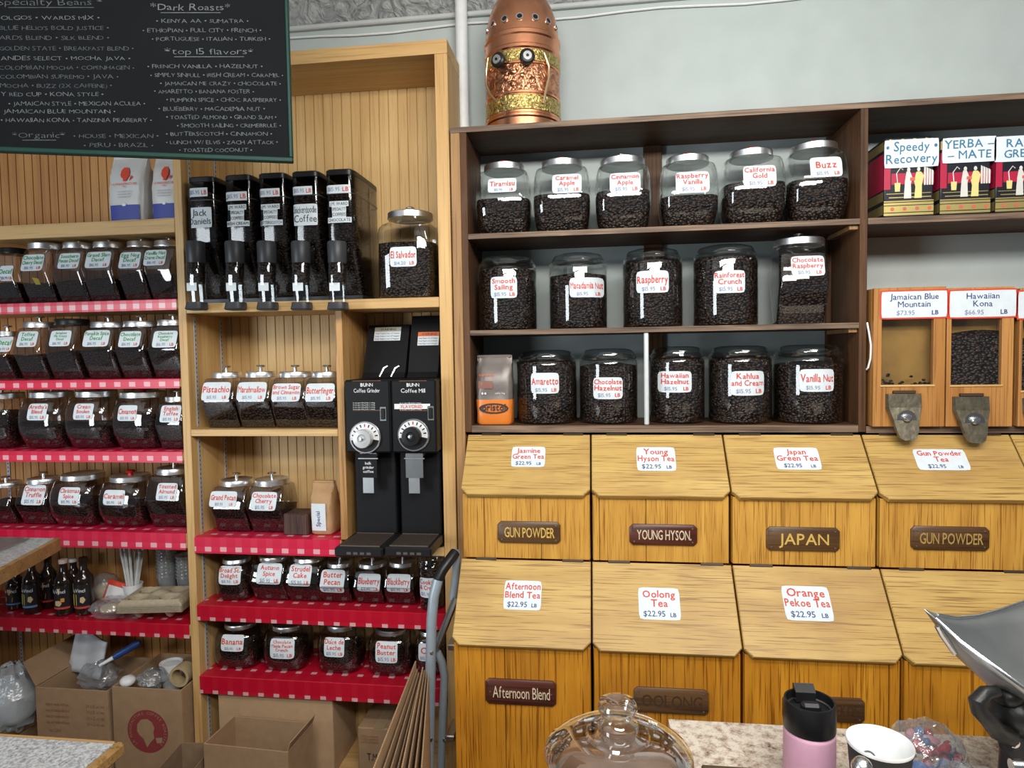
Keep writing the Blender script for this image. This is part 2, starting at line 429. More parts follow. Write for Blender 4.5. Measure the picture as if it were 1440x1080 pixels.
# ------------------------------------------------------------------ pine shelving
YF = 2.15
pu = thing('shelving_unit', 'tall honey coloured pine shelving with beadboard back and red checked shelf liners', 'shelves', (-1.5, 2.3, 0))
B().box(-1.464, -1.434, YF, 2.405, 0, 2.54).obj('divider', pine_z, pu)
b = B().box(-.520, -.477, YF, 2.345, 0, 2.54); b.box(-.520, -.511, 2.345, 2.404, 0, 2.54, ch=0); b.obj('side_panel', pine_z, pu)
b = B(); b.prism([(-2.9, YF), (-.477, YF), (-.477, 2.345), (-.511, 2.345), (-.511, 2.415), (-2.9, 2.415)], 'z', 2.5402, 2.585); b.obj('top_panel', pine_x, pu)
for xa_, xb_, mt_ in ((-2.9, -1.4505, bead_l), (-1.45, -.512, bead_m)):
    x = xa_; pts = []; b = B()
    while x < xb_-.04:
        pts += [(x, 2.4045), (x+.0322, 2.4045), (x+.0338, 2.4095), (x+.0350, 2.4095)]; x += .0364
    pts += [(xb_, 2.4045), (xb_, 2.4165), (xa_, 2.4165)]
    b.prism(pts, 'z', 0, 2.54); b.obj('beadboard_back', mt_, pu)
B().box(-.887, -.862, YF, 2.404, .915, 1.712).obj('partition_board', wood('pine_partition', (.62, .36, .13), (.42, .20, .06), 'z', .4, 10, .5), pu)
def shelf(x0, x1, zt, th, liner=None, yf=YF, drop=.0):
    s = B().box(x0, x1, yf, 2.404, zt-th, zt-(.0015 if liner else 0)).obj('shelf', pine_x, pu)
    if liner:
        b = B(); t = .0016
        poly = [(2.40, zt-.0014), (2.40, zt), (yf-.004, zt), (yf-.006, zt-.002), (yf-.006, zt-th-.004), (yf-.0035, zt-th-.004), (yf-.0035, zt-.003), (yf+.001, zt-.0014)]
        b.prism(poly, 'x', x0+.001, x1-.001)
        b.obj('shelf_liner', liner, s)
    return s
LX0, LX1, MX0, MX1 = -2.9, -1.465, -1.433, -.521
shelf(LX0, LX1, 2.046, .050)
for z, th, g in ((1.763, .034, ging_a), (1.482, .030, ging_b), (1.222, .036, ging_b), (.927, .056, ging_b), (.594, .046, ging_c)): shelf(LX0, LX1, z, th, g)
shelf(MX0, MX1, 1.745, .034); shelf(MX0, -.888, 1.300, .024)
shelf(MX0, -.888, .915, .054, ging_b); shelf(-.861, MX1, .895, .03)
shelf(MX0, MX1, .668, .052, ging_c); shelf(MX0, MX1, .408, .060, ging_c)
B().box(LX0, LX1, YF+.02, 2.404, .03, .06).obj('shelf', pine_x, pu); B().box(MX0, MX1, YF+.02, 2.404, .03, .06).obj('shelf', pine_x, pu)
slot_m = plain('slot_dark', (.03, .03, .03), .8)
def standard(x, y, z0, z1, face):
    b = B(); z = z0+.012
    if face == 'x':
        b.box(x, x+.003, y-.007, y+.007, z0, z1, 0, .0005)
        while z < z1-.02: b.add([(x+.0034, y-.002, z), (x+.0034, y+.002, z), (x+.0034, y+.002, z+.007), (x+.0034, y-.002, z+.007)], [(0,1,2,3)], 1); z += .0165
    else:
        b.box(x-.007, x+.007, y-.003, y, z0, z1, 0, .0005)
        while z < z1-.02: b.add([(x-.002, y-.0034, z), (x+.002, y-.0034, z), (x+.002, y-.0034, z+.007), (x-.002, y-.0034, z+.007)], [(0,1,2,3)], 1); z += .0165
    b.obj('shelf_standard', [plain('zinc', (.50, .51, .52), .5, .4), slot_m], pu)
for (za, zb) in ((1.75, 2.5), (1.305, 1.70), (.92, 1.27), (.67, .86), (.41, .61), (.08, .345)):
    standard(-1.434, 2.195, za, zb, 'x'); standard(-1.434, 2.36, za, zb, 'x')
standard(at(30, 900, 2.404).x, 2.404, .08, .545, 'y'); standard(at(12, 650, 2.404).x, 2.404, .95, 1.18, 'y')

# ------------------------------------------------------------------ dark plywood shelving
du = thing('shelving_unit', 'dark brown worn plywood shelving on top of the oak tea bins', 'shelves', (.2, 2.3, 1.30))
B().box(-.472, -.4405, YF, 2.34, 0, 2.281).obj('stile', stile_m, du)
B().box(-.440, -.418, YF, 2.415, 1.29, 2.281).obj('side_panel', brown_z, du)
B().box(.806, .828, YF, 2.415, 1.29, 2.281).obj('side_panel', brown_z, du)
s = B().box(-.472, 1.6, YF, 2.415, 2.281, 2.297).obj('top_board', brown_x, du)
B().box(-.472, 1.6, YF-.002, YF-.0002, 2.280, 2.298, ch=.0004).obj('worn_front_edge', worn_edge, s)
for (x0, x1, z, th) in ((-.4175, .8055, 1.948, .016), (-.4175, .8055, 1.630, .016), (-.4175, .8055, 1.312, .022), (.8285, 1.6, 1.948, .018), (.8285, 1.6, 1.308, .02)):
    s = B().box(x0, x1, YF, 2.415, z-th, z).obj('shelf', brown_x, du)
    B().box(x0, x1, YF-.002, YF-.0002, z-th-.0005, z+.0005, ch=.0004).obj('worn_front_edge', worn_edge, s)
for (a, c) in ((905, 931), (1163, 1182)):
    xa, xc = at(a, 250, 2.40).x, at(c, 250, 2.40).x
    B().box(xa, xc, 2.398, 2.415, 1.313, 2.28).obj('back_brace', brown_z, du)
for z in (1.932, 1.614):
    B().box(.78, .8055, YF+.012, 2.36, z-.014, z-.0005).obj('shelf_cleat', stile_m, du)
xr = at(909, 530, 2.162).x
B().box(xr-.0075, xr+.0075, 2.154, 2.172, 1.3125, 1.6135, ch=.003).obj('shelf_support_rod', plain('pale_metal', (.62, .66, .66), .4, .3), du)
b = B(); b.tube([(.83, 2.152, 1.63), (.832, 2.143, 1.60), (.837, 2.14, 1.56), (.836, 2.14, 1.52), (.831, 2.145, 1.49), (.829, 2.152, 1.485)], .003, 6)
tag(b.obj('cable', white_pl), 'short white cable loop on the front of the dark shelf divider', 'cable')

# ------------------------------------------------------------------ jars
def ring(c, z, hx, hy, n, N=32):
    out = []
    for i in range(N):
        a = 2*PI*(i+.5)/N; ca, sa = math.cos(a), math.sin(a)
        x = hx*math.copysign(abs(ca)**(2/n), ca); y = hy*math.copysign(abs(sa)**(2/n), sa)
        out.append(Vector((c[0]+x, c[1]+y, z)))
    return out
def interp(tab, t):
    for (a, b) in zip(tab, tab[1:]):
        if t <= b[0]:
            k = (t-a[0])/max(b[0]-a[0], 1e-9); return [p+(q-p)*k for p, q in zip(a[1:], b[1:])]
    return list(tab[-1][1:])
# t, half width factor, half depth factor
PROF = {
 'slant': [(0, .97, .40), (.02, 1, .42), (.47, 1, 1.0), (.50, 1, 1.0), (.86, .97, .66), (.885, .92, .60)],
 'barrel': [(0, .82, .52), (.03, .86, .60), (.12, .92, .76), (.28, .98, .94), (.42, 1, 1), (.55, .998, .99), (.68, .985, .92), (.78, .955, .82), (.85, .91, .74), (.88, .87, .68), (.892, .80, .62)],
 'drum': [(0, .90, .78), (.03, .94, .84), (.15, .98, .95), (.4, 1, 1), (.6, .99, .98), (.75, .95, .91), (.83, .88, .82), (.88, .76, .70)],
 'cyl': [(0, .95, .95), (.015, .985, .985), (.03, 1, 1), (.79, 1, 1), (.83, .975, .975), (.86, .91, .91), (.875, .87, .87)],
 'square': [(0, .95, .95), (.03, 1, 1), (.74, 1, 1), (.80, .96, .96), (.84, .86, .86), (.86, .75, .75)]}
EXP = {'slant': 14, 'barrel': 4.2, 'drum': 3.0, 'cyl': 2.0, 'square': 4.5}
KIND = {'slant': 'slanted_glass_jar', 'barrel': 'barrel_glass_jar', 'drum': 'barrel_glass_jar', 'cyl': 'glass_canister', 'square': 'glass_canister'}

def sticker(parent, surf, u0, v0, w, h, lines, ink=1, price='$15.95', name='label', mats=None, lb=True, nu=8, nv=6, rot=0.0, jit=.055, bold=.017, rnd=9):
    """paper label with hand lettering; surf(u, v) -> (point, normal)"""
    b = B(); cr, sr = math.cos(rot), math.sin(rot)
    def P(x, y, off):
        p, n = surf(u0+x*cr-y*sr, v0+x*sr+y*cr); return p+n*off
    def g(a, c):
        a, c = 2*a-1, 2*c-1
        k = max(abs(a), abs(c)); d = (abs(a)**rnd+abs(c)**rnd)**(1/rnd)
        if d > 0: a, c = a*k/d, c*k/d
        return P(a*w/2, c*h/2, .0010)
    b.grid(g, nu, nv, 0)
    f = lambda x, y: P(x, y, .0018)
    n = len(lines); top = .44*h; bot = (-.14*h if price else -.40*h)
    lh = (top-bot)/max(n, 1)
    for i, s in enumerate(lines):
        if s: b.text(s, -w*.47, w*.47, top-lh*(i+.86), min(lh*.76, h*.33), f, ink, 'c', bold, jit)
    if price:
        b.text(price, -w*.40, w*.14, -.40*h, h*.17, f, 3, 'c', .006, jit*.6)
        if lb: b.text('LB', w*.22, w*.42, -.40*h, h*(.12 if price == '$22.95' else .16), f, 4, 'c', .02, jit*.5)
    return b.obj(name, mats or [paper, ink_red, ink_green, ink_price, ink_red], parent, recalc=False)

ZMAX = {1.948: 2.280, 1.630: 1.931, 1.312: 1.613, 1.763: 1.995, 1.482: 1.7245, 1.222: 1.447, .927: 1.181, 1.300: 1.710, .915: 1.275, .668: .856, .408: .611}
def jar(kind, cx, ytop, lidw, bw, Yc, zs, lab, lines, label, group, fill=.5, ink=1, knob='metal', lid='chrome', D=None, price='$15.95', beans=None, rot=0.0, extra=None):
    zmax = ZMAX.get(zs, 9); c0 = at(cx, ytop+6, Yc); mpp = (at(cx+10, ytop, Yc).x-at(cx-10, ytop, Yc).x)/20
    H = min(at(cx, ytop, Yc).z-zs, zmax-zs-.004); X = c0.x; W = bw*mpp; lr = lidw*mpp/2
    if D is None: D = {'slant': .15, 'barrel': W*.98, 'drum': W*.95, 'cyl': W, 'square': W}[kind]
    root = thing(KIND[kind], label, 'jar', (X, Yc, zs), group)
    tab = PROF[kind]; n = EXP[kind]; z0 = zs+.0012
    Hb = H-.0012
    c = (X, Yc)
    def half(t): a, d = interp(tab, t); return a*W/2, d*D/2
    def surf(u, z):
        def pt(u, z):
            hx, hy = half(min(max((z-z0)/Hb, 0), .885))
            if kind == 'slant': y = hy
            else: y = hy*max(1-min(abs(u)/hx, .999)**n, 1e-4)**(1/n)
            return Vector((X+u, Yc-y, z))
        p = pt(u, z); e = .002
        d1 = pt(u+e, z)-pt(u-e, z); d2 = pt(u, z+e)-pt(u, z-e)
        return p, d1.cross(d2).normalized()
    # glass shell
    b = B(); rings = []
    ts = [t for t, _, _ in tab]
    for t in ts:
        hx, hy = half(t); rings.append(ring(c, z0+t*Hb, hx, hy, n))
    nr = min(lr*.90, W*.47)
    if kind == 'cyl':
        R = W/2
        for t, k in ((.885, .88), (.893, .93), (.905, .94), (.915, .92)): rings.append(ring(c, z0+t*Hb, R*k, R*k, 2))
    else:
        for t in (.905, .95): rings.append(ring(c, z0+t*Hb, nr, nr, 2))
    b.loft(rings, 0, True, True, False); b.obj('glass_body', glass_oily if beans is beans_red or kind == 'slant' else glass_m, root)
    # beans, a little inside the glass
    if fill:
        b = B(); rings = []; g = .0028
        for t in [.012]+[t for t in ts if .015 < t < fill]+[fill]:
            hx, hy = half(t); rings.append(ring(c, z0+t*Hb+.001, hx-g, hy-g, n))
        hx, hy = half(fill)
        for k, dz in ((.8, .004), (.45, .010), (.1, .012)): rings.append([Vector((p.x, p.y, p.z+random.uniform(-.002, .002))) for p in ring(c, z0+fill*Hb+dz, (hx-g)*k, (hy-g)*k, n)])
        b.loft(rings, 0, True); b.obj('coffee_beans', beans or beans_m, root, kind='stuff')
    # lid
    zt = zs+H
    if kind == 'cyl':
        R = W/2; b = B()
        pf = [(R*.84, -.040), (R*.95, -.037), (R*.975, -.032), (R*.95, -.026), (R*.90, -.024), (R*.88, -.014), (R*.82, -.006), (R*.66, -.001), (R*.3, 0), (.001, 0)]
        b.lathe([(r, zt+h*H/.25) for r, h in pf], (X, Yc, 0), 32); b.obj('glass_lid', glass_thick, root)
    else:
        b = B(); t = min(.022, H*.10)
        b.lathe([(lr*.93, -t-.001), (lr*.985, -t-.001), (lr, -t), (lr, -t+.004), (lr*.985, -t+.005), (lr*.985, -.003), (lr*.95, -.0003), (lr*.80, -.001), (lr*.72, -.003), (.001, -.0025)], (X, Yc, zt), 30)
        lo = b.obj('lid', {'chrome': lid_m, 'dark': black_pl}[lid], root)
        if knob:
            b = B(); b.lathe([(.007, -.003), (.0055, .012), (.0055, .014), (.015, .016), (.016, .019), (.014, .022), (.001, .0225)] if knob == 'metal' else [(.010, -.003), (.008, .006), (.017, .009), (.018, .013), (.014, .017), (.001, .018)], (X, Yc, zt), 14)
            kz = min(1, (zmax-.001-zt)/.0235)
            b.v = [Vector((p.x, p.y, zt+(p.z-zt)*kz)) for p in b.v]
            b.obj('knob', red_pl if knob == 'red' else chrome, lo)
    if lab:
        lx, ly, lw, lh = lab; Yf = Yc-D/2*.9
        for _ in range(4):
            z = at(lx, ly, Yf).z; q = (z-z0)/Hb; hx, hy = half(min(max(q, 0), .88)); u = at(lx, ly, Yf).x-X
            if kind != 'slant': hy = hy*max(1-min(abs(u)/hx, .98)**n, .02)**(1/n)
            Yf = Yc-hy
        mp = Yf/FPX
        hmax = z0+.875*Hb; hh = lh*mp*.98
        z = min(z, hmax-hh/2)
        sticker(root, surf, u, z, lw*mp*.985, hh, lines, ink, price, rot=rot)
    if extra: extra(root, surf, X, Yc, z0, Hb)
    return root

G1 = 'barrel jars on the top dark shelf'
top_row = [
 (709, 234, 57, 76, (706, 260.5, 41, 21), ['Tiramisu'], .48, 'red', 'Tiramisu', 'first jar from the tan stile'),
 (790, 229, 58, 80, (797, 258, 41, 28), ['Caramel', 'Apple'], .50, 'red', 'Caramel Apple', ''),
 (875, 226, 64, 78, (879, 256.7, 42, 29), ['Cinnamon', 'Apple'], .52, 'metal', 'Cinnamon Apple', ''),
 (966.5, 223.5, 61, 82, (974, 256, 45, 30), ['Raspberry', 'Vanilla'], .42, 'red', 'Raspberry Vanilla', ''),
 (1056, 215, 62, 88, (1068.5, 247.5, 43, 30), ['California', 'Gold'], .53, 'red', 'California Gold', ''),
 (1144, 206, 66, 84, (1162, 234.5, 41, 28), ['Buzz'], .52, 'red', 'Buzz', '')]
for cx, yt, lw, bw, lab, lines, fl, kn, nm, _ in top_row:
    jar('barrel', cx, yt, lw, bw, 2.27, 1.948, lab, lines, 'bulging glass jar labelled %s with %s lid knob on the top dark shelf' % (nm, 'a red' if kn == 'red' else 'a metal'), G1, fl, 1, kn)
G2 = 'glass canisters on the middle dark shelf'
for cx, yt, lw, bw, lab, lines, fl, nm in [
 (713, 362, 78, 82, (708, 404, 38, 31), ['Smooth', 'Sailing'], .80, 'Smooth Sailing'),
 (812.5, 358.5, 78, 82, (825, 404, 48, 28), ['Macadamia Nut'], .70, 'Macadamia Nut'),
 (917, 352, 80, 85, (918, 396, 44, 31), ['Raspberry'], .82, 'Raspberry'),
 (1019.5, 347, 86, 91, (1026.6, 396, 41, 31), ['Rainforest', 'Crunch'], .83, 'Rainforest Crunch')]:
    jar('cyl', cx, yt, lw, bw, 2.275, 1.630, lab, lines, 'round glass-lidded canister labelled %s on the middle dark shelf' % nm, G2, fl)
jar('slant', 1123, 337, 70, 68, 2.26, 1.630, (1136, 374, 43, 28), ['Chocolate', 'Raspberry'], 'slanted jar labelled Chocolate Raspberry, the only metal-lidded jar on its dark shelf', G2, .80, D=.15)
G3 = 'glass canisters on the bottom dark shelf'
for cx, yt, lw, bw, lab, lines, fl, nm in [
 (768, 492, 80, 85, (766, 539, 40, 30), ['Amaretto'], .83, 'Amaretto'),
 (855, 490, 78, 82, (855, 546, 41, 31), ['Chocolate', 'Hazelnut'], .76, 'Chocolate Hazelnut'),
 (951.5, 487, 74, 78, (949.5, 537, 45, 30), ['Hawaiian', 'Hazelnut'], .83, 'Hawaiian Hazelnut'),
 (1040, 486, 84, 89, (1052, 539, 45, 34), ['Kahlua', 'and Cream'], .83, 'and Cream, beside Hawaiian Hazelnut,'),
 (1136, 484.5, 92, 97, (1150, 535, 44, 31), ['Vanilla Nut'], .74, 'Vanilla Nut')]:
    jar('cyl', cx, yt, lw, bw, 2.275, 1.312, lab, lines, 'round glass-lidded canister labelled %s on the bottom dark shelf' % nm, G3, fl)
jar('square', 577, 300.5, 62, 79, 2.27, 1.745, (567, 361, 40, 29), ['El Salvador'], 'large glass canister labelled El Salvador with steel lid beside the bean dispensers', None, .62, price='$14.20')

def scrap(root, surf, X, Yc, z0, Hb):
    b = B()
    P = lambda u, v: surf(u, z0+v*Hb)[0] + Vector((0, .004, 0))
    b.add([P(-.012, .42), P(.012, .40), P(.016, .16), P(.002, .14)], [(0, 1, 2, 3)])
    b.obj('scoop_tag', plain('yellow_tag', (.62, .55, .03), .5), root, recalc=False)
GL = 'slanted decaf jars on the upper red shelf'
for cx, yt, lw, bw, lab, lines, lid, fl, lbl, ex in [
 (20, 350, 30, 40, (8, 384, 24, 24), ['Decaf'], 'dark', .35, 'dark-lidded slanted jar cut off by the left photo edge on the upper red shelf', None),
 (67, 344, 42, 40, (46, 369.5, 38, 27), ['Chocolate', 'Cherry Decaf'], 'chrome', .30, 'slanted jar labelled Chocolate Cherry Decaf with a yellow tag inside', scrap),
 (112, 343, 37, 41, (97, 367, 36, 25), ['Southern', 'Pecan Decaf'], 'chrome', .33, 'slanted decaf jar with green lettering between Chocolate Cherry Decaf and Grand Slam Decaf', None),
 (154, 342, 37, 42, (138, 365.5, 42, 26), ['Grand Slam', 'Decaf'], 'chrome', .35, 'slanted jar with green lettering Grand Slam Decaf on the upper red shelf', None),
 (199.5, 341, 34, 36, (182.6, 366, 35, 26), ['Egg Nog', 'Decaf'], 'chrome', .42, 'slanted jar with green lettering Egg Nog Decaf on the upper red shelf', None),
 (238.5, 340, 36, 38, (218, 362.5, 36, 25), ['Vanilla Nut', 'Creme Decaf'], 'chrome', .40, 'slanted decaf jar beside Egg Nog Decaf against the pine divider, upper red shelf', None)]:
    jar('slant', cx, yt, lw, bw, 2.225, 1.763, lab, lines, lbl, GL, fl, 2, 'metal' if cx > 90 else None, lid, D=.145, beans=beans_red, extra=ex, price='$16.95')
GL2 = 'slanted decaf jars on the second red shelf'
for cx, yt, lw, bw, lab, lines, lid, fl, lbl in [
 (11, 466, 22, 38, (8, 480, 26, 24), ['Decaf'], 'chrome', .45, 'slanted decaf jar cut off by the left photo edge on the second red shelf'),
 (57, 453, 37, 38, (38.6, 477, 35, 25), ['Toffee', 'Decaf'], 'chrome', .38, 'slanted jar with green lettering Toffee Decaf on the second red shelf'),
 (102, 449, 39, 42, (85, 476, 36, 25), ['Jamaican', 'Me Crazy', 'Decaf'], 'dark', .42, 'slanted decaf jar with a black lid beside Pumpkin Spice Decaf, second red shelf'),
 (153, 453, 41, 44, (135.5, 476, 44, 26), ['Pumpkin Spice', 'Decaf'], 'chrome', .47, 'slanted jar with green lettering Pumpkin Spice Decaf on the second red shelf'),
 (198.5, 452, 41, 40, (182.6, 477, 36, 25), ['Chocolate', 'Decaf'], 'chrome', .48, 'slanted jar with green lettering Chocolate Decaf on the second red shelf'),
 (244, 450, 38, 42, (232, 477, 40, 26), ['Chocolate', 'Raspberry', 'Decaf'], 'chrome', .48, 'slanted Chocolate Raspberry Decaf jar against the pine divider, second red shelf')]:
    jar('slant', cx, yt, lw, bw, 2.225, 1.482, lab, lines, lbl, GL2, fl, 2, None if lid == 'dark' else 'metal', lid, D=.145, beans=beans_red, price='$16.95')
GL3 = 'jars on the third red shelf'
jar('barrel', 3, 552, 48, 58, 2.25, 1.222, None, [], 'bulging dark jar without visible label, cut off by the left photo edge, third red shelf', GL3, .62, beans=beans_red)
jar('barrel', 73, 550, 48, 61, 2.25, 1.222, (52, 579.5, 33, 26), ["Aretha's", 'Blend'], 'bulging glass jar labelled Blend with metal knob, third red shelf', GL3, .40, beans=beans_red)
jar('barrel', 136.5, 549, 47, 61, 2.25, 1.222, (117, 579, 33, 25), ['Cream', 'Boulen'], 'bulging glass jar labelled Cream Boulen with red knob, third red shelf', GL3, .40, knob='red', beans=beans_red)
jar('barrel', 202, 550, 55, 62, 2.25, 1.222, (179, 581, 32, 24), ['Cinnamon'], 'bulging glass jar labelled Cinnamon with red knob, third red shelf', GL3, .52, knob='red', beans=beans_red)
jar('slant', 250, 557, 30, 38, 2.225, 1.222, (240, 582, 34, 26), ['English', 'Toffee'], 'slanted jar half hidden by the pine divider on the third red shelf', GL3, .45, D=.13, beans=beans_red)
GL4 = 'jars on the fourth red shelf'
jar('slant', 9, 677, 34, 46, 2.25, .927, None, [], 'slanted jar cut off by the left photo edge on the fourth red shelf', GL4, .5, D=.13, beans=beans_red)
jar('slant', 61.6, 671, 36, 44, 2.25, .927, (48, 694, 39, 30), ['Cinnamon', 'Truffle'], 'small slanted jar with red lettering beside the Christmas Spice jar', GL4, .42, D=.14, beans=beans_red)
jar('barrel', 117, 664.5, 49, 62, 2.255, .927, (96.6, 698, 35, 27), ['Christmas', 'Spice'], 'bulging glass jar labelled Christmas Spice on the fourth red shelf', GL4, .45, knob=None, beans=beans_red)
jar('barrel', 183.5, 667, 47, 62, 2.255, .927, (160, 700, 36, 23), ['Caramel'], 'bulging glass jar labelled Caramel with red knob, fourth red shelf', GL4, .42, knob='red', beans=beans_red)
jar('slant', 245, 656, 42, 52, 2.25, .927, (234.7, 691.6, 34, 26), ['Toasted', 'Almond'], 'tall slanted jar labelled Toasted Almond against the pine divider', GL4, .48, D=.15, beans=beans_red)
GM = 'slanted jars on the pine shelf beside the grinders'
for cx, yt, lw, bw, lab, lines, nm in [
 (319, 523, 38, 45, (304, 550.5, 46, 28), ['Pistachio'], 'slanted jar labelled Pistachio on the pine shelf'),
 (367, 522, 39, 47, (354, 550.5, 47, 28), ['Marshmallow'], 'slanted jar labelled Marshmallow on the pine shelf'),
 (415.5, 522, 42, 48, (402.5, 552, 45, 27), ['Brown Sugar', 'and Cinnamon'], 'slanted jar labelled Brown Sugar and Cinnamon on the pine shelf'),
 (460, 522, 40, 44, (450, 552, 45, 27), ['Butterfinger'], 'slanted jar against the partition board beside the grinders, pine shelf')]:
    jar('slant', cx, yt, lw, bw, 2.225, 1.300, lab, lines, nm, GM, .48, D=.145)
GM3 = 'slanted jars beside the wooden block'
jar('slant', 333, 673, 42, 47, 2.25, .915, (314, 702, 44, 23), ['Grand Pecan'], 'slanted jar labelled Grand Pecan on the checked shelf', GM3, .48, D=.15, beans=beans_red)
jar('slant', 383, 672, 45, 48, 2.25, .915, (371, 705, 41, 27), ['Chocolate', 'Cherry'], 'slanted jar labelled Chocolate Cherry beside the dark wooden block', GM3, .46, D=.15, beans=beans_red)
GM4 = 'jars on the checked shelf under the grinders'
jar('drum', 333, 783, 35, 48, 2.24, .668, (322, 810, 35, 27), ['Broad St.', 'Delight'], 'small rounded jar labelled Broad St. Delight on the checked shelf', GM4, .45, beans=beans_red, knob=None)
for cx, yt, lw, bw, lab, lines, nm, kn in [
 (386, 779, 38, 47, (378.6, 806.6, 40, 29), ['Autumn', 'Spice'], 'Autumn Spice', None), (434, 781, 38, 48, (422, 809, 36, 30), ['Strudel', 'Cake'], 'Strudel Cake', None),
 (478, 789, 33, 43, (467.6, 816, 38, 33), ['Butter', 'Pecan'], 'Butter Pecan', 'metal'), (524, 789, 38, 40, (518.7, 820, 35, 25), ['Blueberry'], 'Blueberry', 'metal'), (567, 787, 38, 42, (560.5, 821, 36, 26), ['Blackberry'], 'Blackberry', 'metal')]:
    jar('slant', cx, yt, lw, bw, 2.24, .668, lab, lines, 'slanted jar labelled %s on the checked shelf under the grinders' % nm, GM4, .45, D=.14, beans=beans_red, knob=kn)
jar('cyl', 607, 781, 33, 36, 2.21, .668, (602, 827, 28, 30), ['Cookies', '& Cream'], 'small round jar behind the ladder rail on the checked shelf under the grinders', GM4, .8)
GM5 = 'barrel jars on the lowest checked shelf'
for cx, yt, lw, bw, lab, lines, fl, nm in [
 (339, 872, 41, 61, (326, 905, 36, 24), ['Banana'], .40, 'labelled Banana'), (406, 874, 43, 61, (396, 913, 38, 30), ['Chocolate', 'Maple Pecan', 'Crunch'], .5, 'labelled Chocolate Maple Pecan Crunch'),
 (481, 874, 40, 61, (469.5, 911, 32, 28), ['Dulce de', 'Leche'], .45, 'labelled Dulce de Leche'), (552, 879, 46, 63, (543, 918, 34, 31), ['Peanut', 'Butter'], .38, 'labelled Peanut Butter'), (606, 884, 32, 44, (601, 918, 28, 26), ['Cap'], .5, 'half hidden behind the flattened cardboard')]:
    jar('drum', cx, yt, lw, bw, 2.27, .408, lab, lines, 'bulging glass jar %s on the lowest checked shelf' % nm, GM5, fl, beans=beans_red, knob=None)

# ------------------------------------------------------------------ oak tea bins
XC = [-.433, -.0215, .397, .815, 1.24]
hinge_m = plain('dark_hinge', (.05, .035, .025), .5, .4)
screw_m = plain('old_screw', (.28, .24, .19), .4, .8)
def tea_bin(name_label, x0, x1, top, low, yback, zbase, front_m, lab, lines, plate, ptext, pmat, pink, seams, bold=.01):
    """top / low: (Y, z) of the lid's upper and lower edge"""
    root = thing('tea_bin', name_label, 'tea bin', ((x0+x1)/2, (low[0]+yback)/2, zbase), 'oak tea bins with sloping lids')
    yf = low[0]+.022; g = .004
    poly = [(yf+.012, zbase), (yback, zbase), (yback, top[1]-.02), (top[0]+.004, top[1]-.02), (yf+.012, low[1]-.012)]
    B().prism(poly, 'x', x0+g, x1-g).obj('bin_body', front_m, root)
    # front boards with seams
    b = B(); xs = [x0+g+.001] + [x0+(x1-x0)*s for s in seams] + [x1-g-.001]
    for a, c in zip(xs, xs[1:]): b.box(a+.0008, c-.0008, yf, yf+.0118, zbase, low[1]-.004, 0, .001)
    b.obj('front_boards', front_m, root)
    # lid with clipped lower corners
    d = Vector((0, low[0]-top[0], low[1]-top[1])); L = d.length; d.normalize(); n = Vector((0, d.z, -d.y));
    if n.z < 0: n = -n
    M = Matrix(((1, d.x, n.x, 0), (0, d.y, n.y, top[0]), (0, d.z, n.z, top[1]), (0, 0, 0, 1)))
    e = .0025; ck = .022
    pl = [(x0+e, .0), (x1-e, .0), (x1-e, L-ck), (x1-e-ck, L), (x0+e+ck, L), (x0+e, L-ck)]
    b = B(); b.M = M
    ins = lambda q, k: [((p[0]-(x0+x1)/2)*(1-k)+(x0+x1)/2, (p[1]-L/2)*(1-k)+L/2) for p in q]
    b.loft([[(p[0], p[1], -.0175) for p in pl], [(p[0], p[1], -.003) for p in pl], [(p[0], p[1], 0) for p in ins(pl, .012)]], 0, False)
    lid = b.obj('lid', oak_lid, root)
    for fx in (.12, .78):
        b = B(); b.M = M; b.box(x0+(x1-x0)*fx, x0+(x1-x0)*(fx+.16), -.004, .004, -.001, .003, 0, .001); b.obj('hinge', hinge_m, lid)
    if lab:
        lx, ly, lw, lh = lab
        # meet the lid plane
        dr = ray(lx, ly); P0 = Vector((0, top[0], top[1])); t = (P0-CAM).dot(n)/dr.dot(n); P = CAM+dr*t
        mp = P.y/FPX; v0 = (P-P0).dot(d); ca = .80
        surf = lambda u, v: (Vector((u, 0, 0)) + P0 + d*(v0-(v)), n)
        sticker(lid, surf, P.x, 0, lw*mp, lh*mp/ca, lines, 1, '$22.95', mats=[paper, ink_red, ink_green, ink_blue, ink_blue], bold=.014, rnd=14, jit=.05)
    if plate:
        a, c0, c, e0 = plate
        xa = at(a, c0, yf).x; xb = at(c, c0, yf).x; za = at((a+c)/2, e0, yf).z; zb = at((a+c)/2, c0, yf).z
        k = .010
        o = [(xa+k, za), (xb-k, za), (xb, za+k), (xb, zb-k), (xb-k, zb), (xa+k, zb), (xa, zb-k), (xa, za+k)]
        cx, cz = (xa+xb)/2, (za+zb)/2
        sc = lambda q, kx, kz: [(cx+(p[0]-cx)*kx, cz+(p[1]-cz)*kz) for p in q]
        b = B(); rg = lambda q, y: [(p[0], y, p[1]) for p in q]
        b.loft([rg(o, yf), rg(o, yf-.006), rg(sc(o, .96, .88), yf-.0095)], 0, False)
        for sx in (xa+.014, xb-.014):
            for sz in ((za+zb)/2,) if 'Blend' in ptext else (za+.011, zb-.011): b.lathe([(.0028, 0), (.0022, -.0015), (.0005, -.002)], (sx, yf-.0094, sz), 8, 2, axis='y')
        hgt = (zb-za)
        b.text(ptext, xa+.022, xb-.018, cz-hgt*.22, hgt*.46, lambda x, y: Vector((x, yf-.0100, y)), 1, 'c', bold, .012, track=.06)
        b.obj('name_plate', [pmat, pink, screw_m], root)
    return root
T1, L1_, T2, L2_ = (2.15, 1.2825), (2.002, 1.113), (2.005, .907), (1.838, .704)
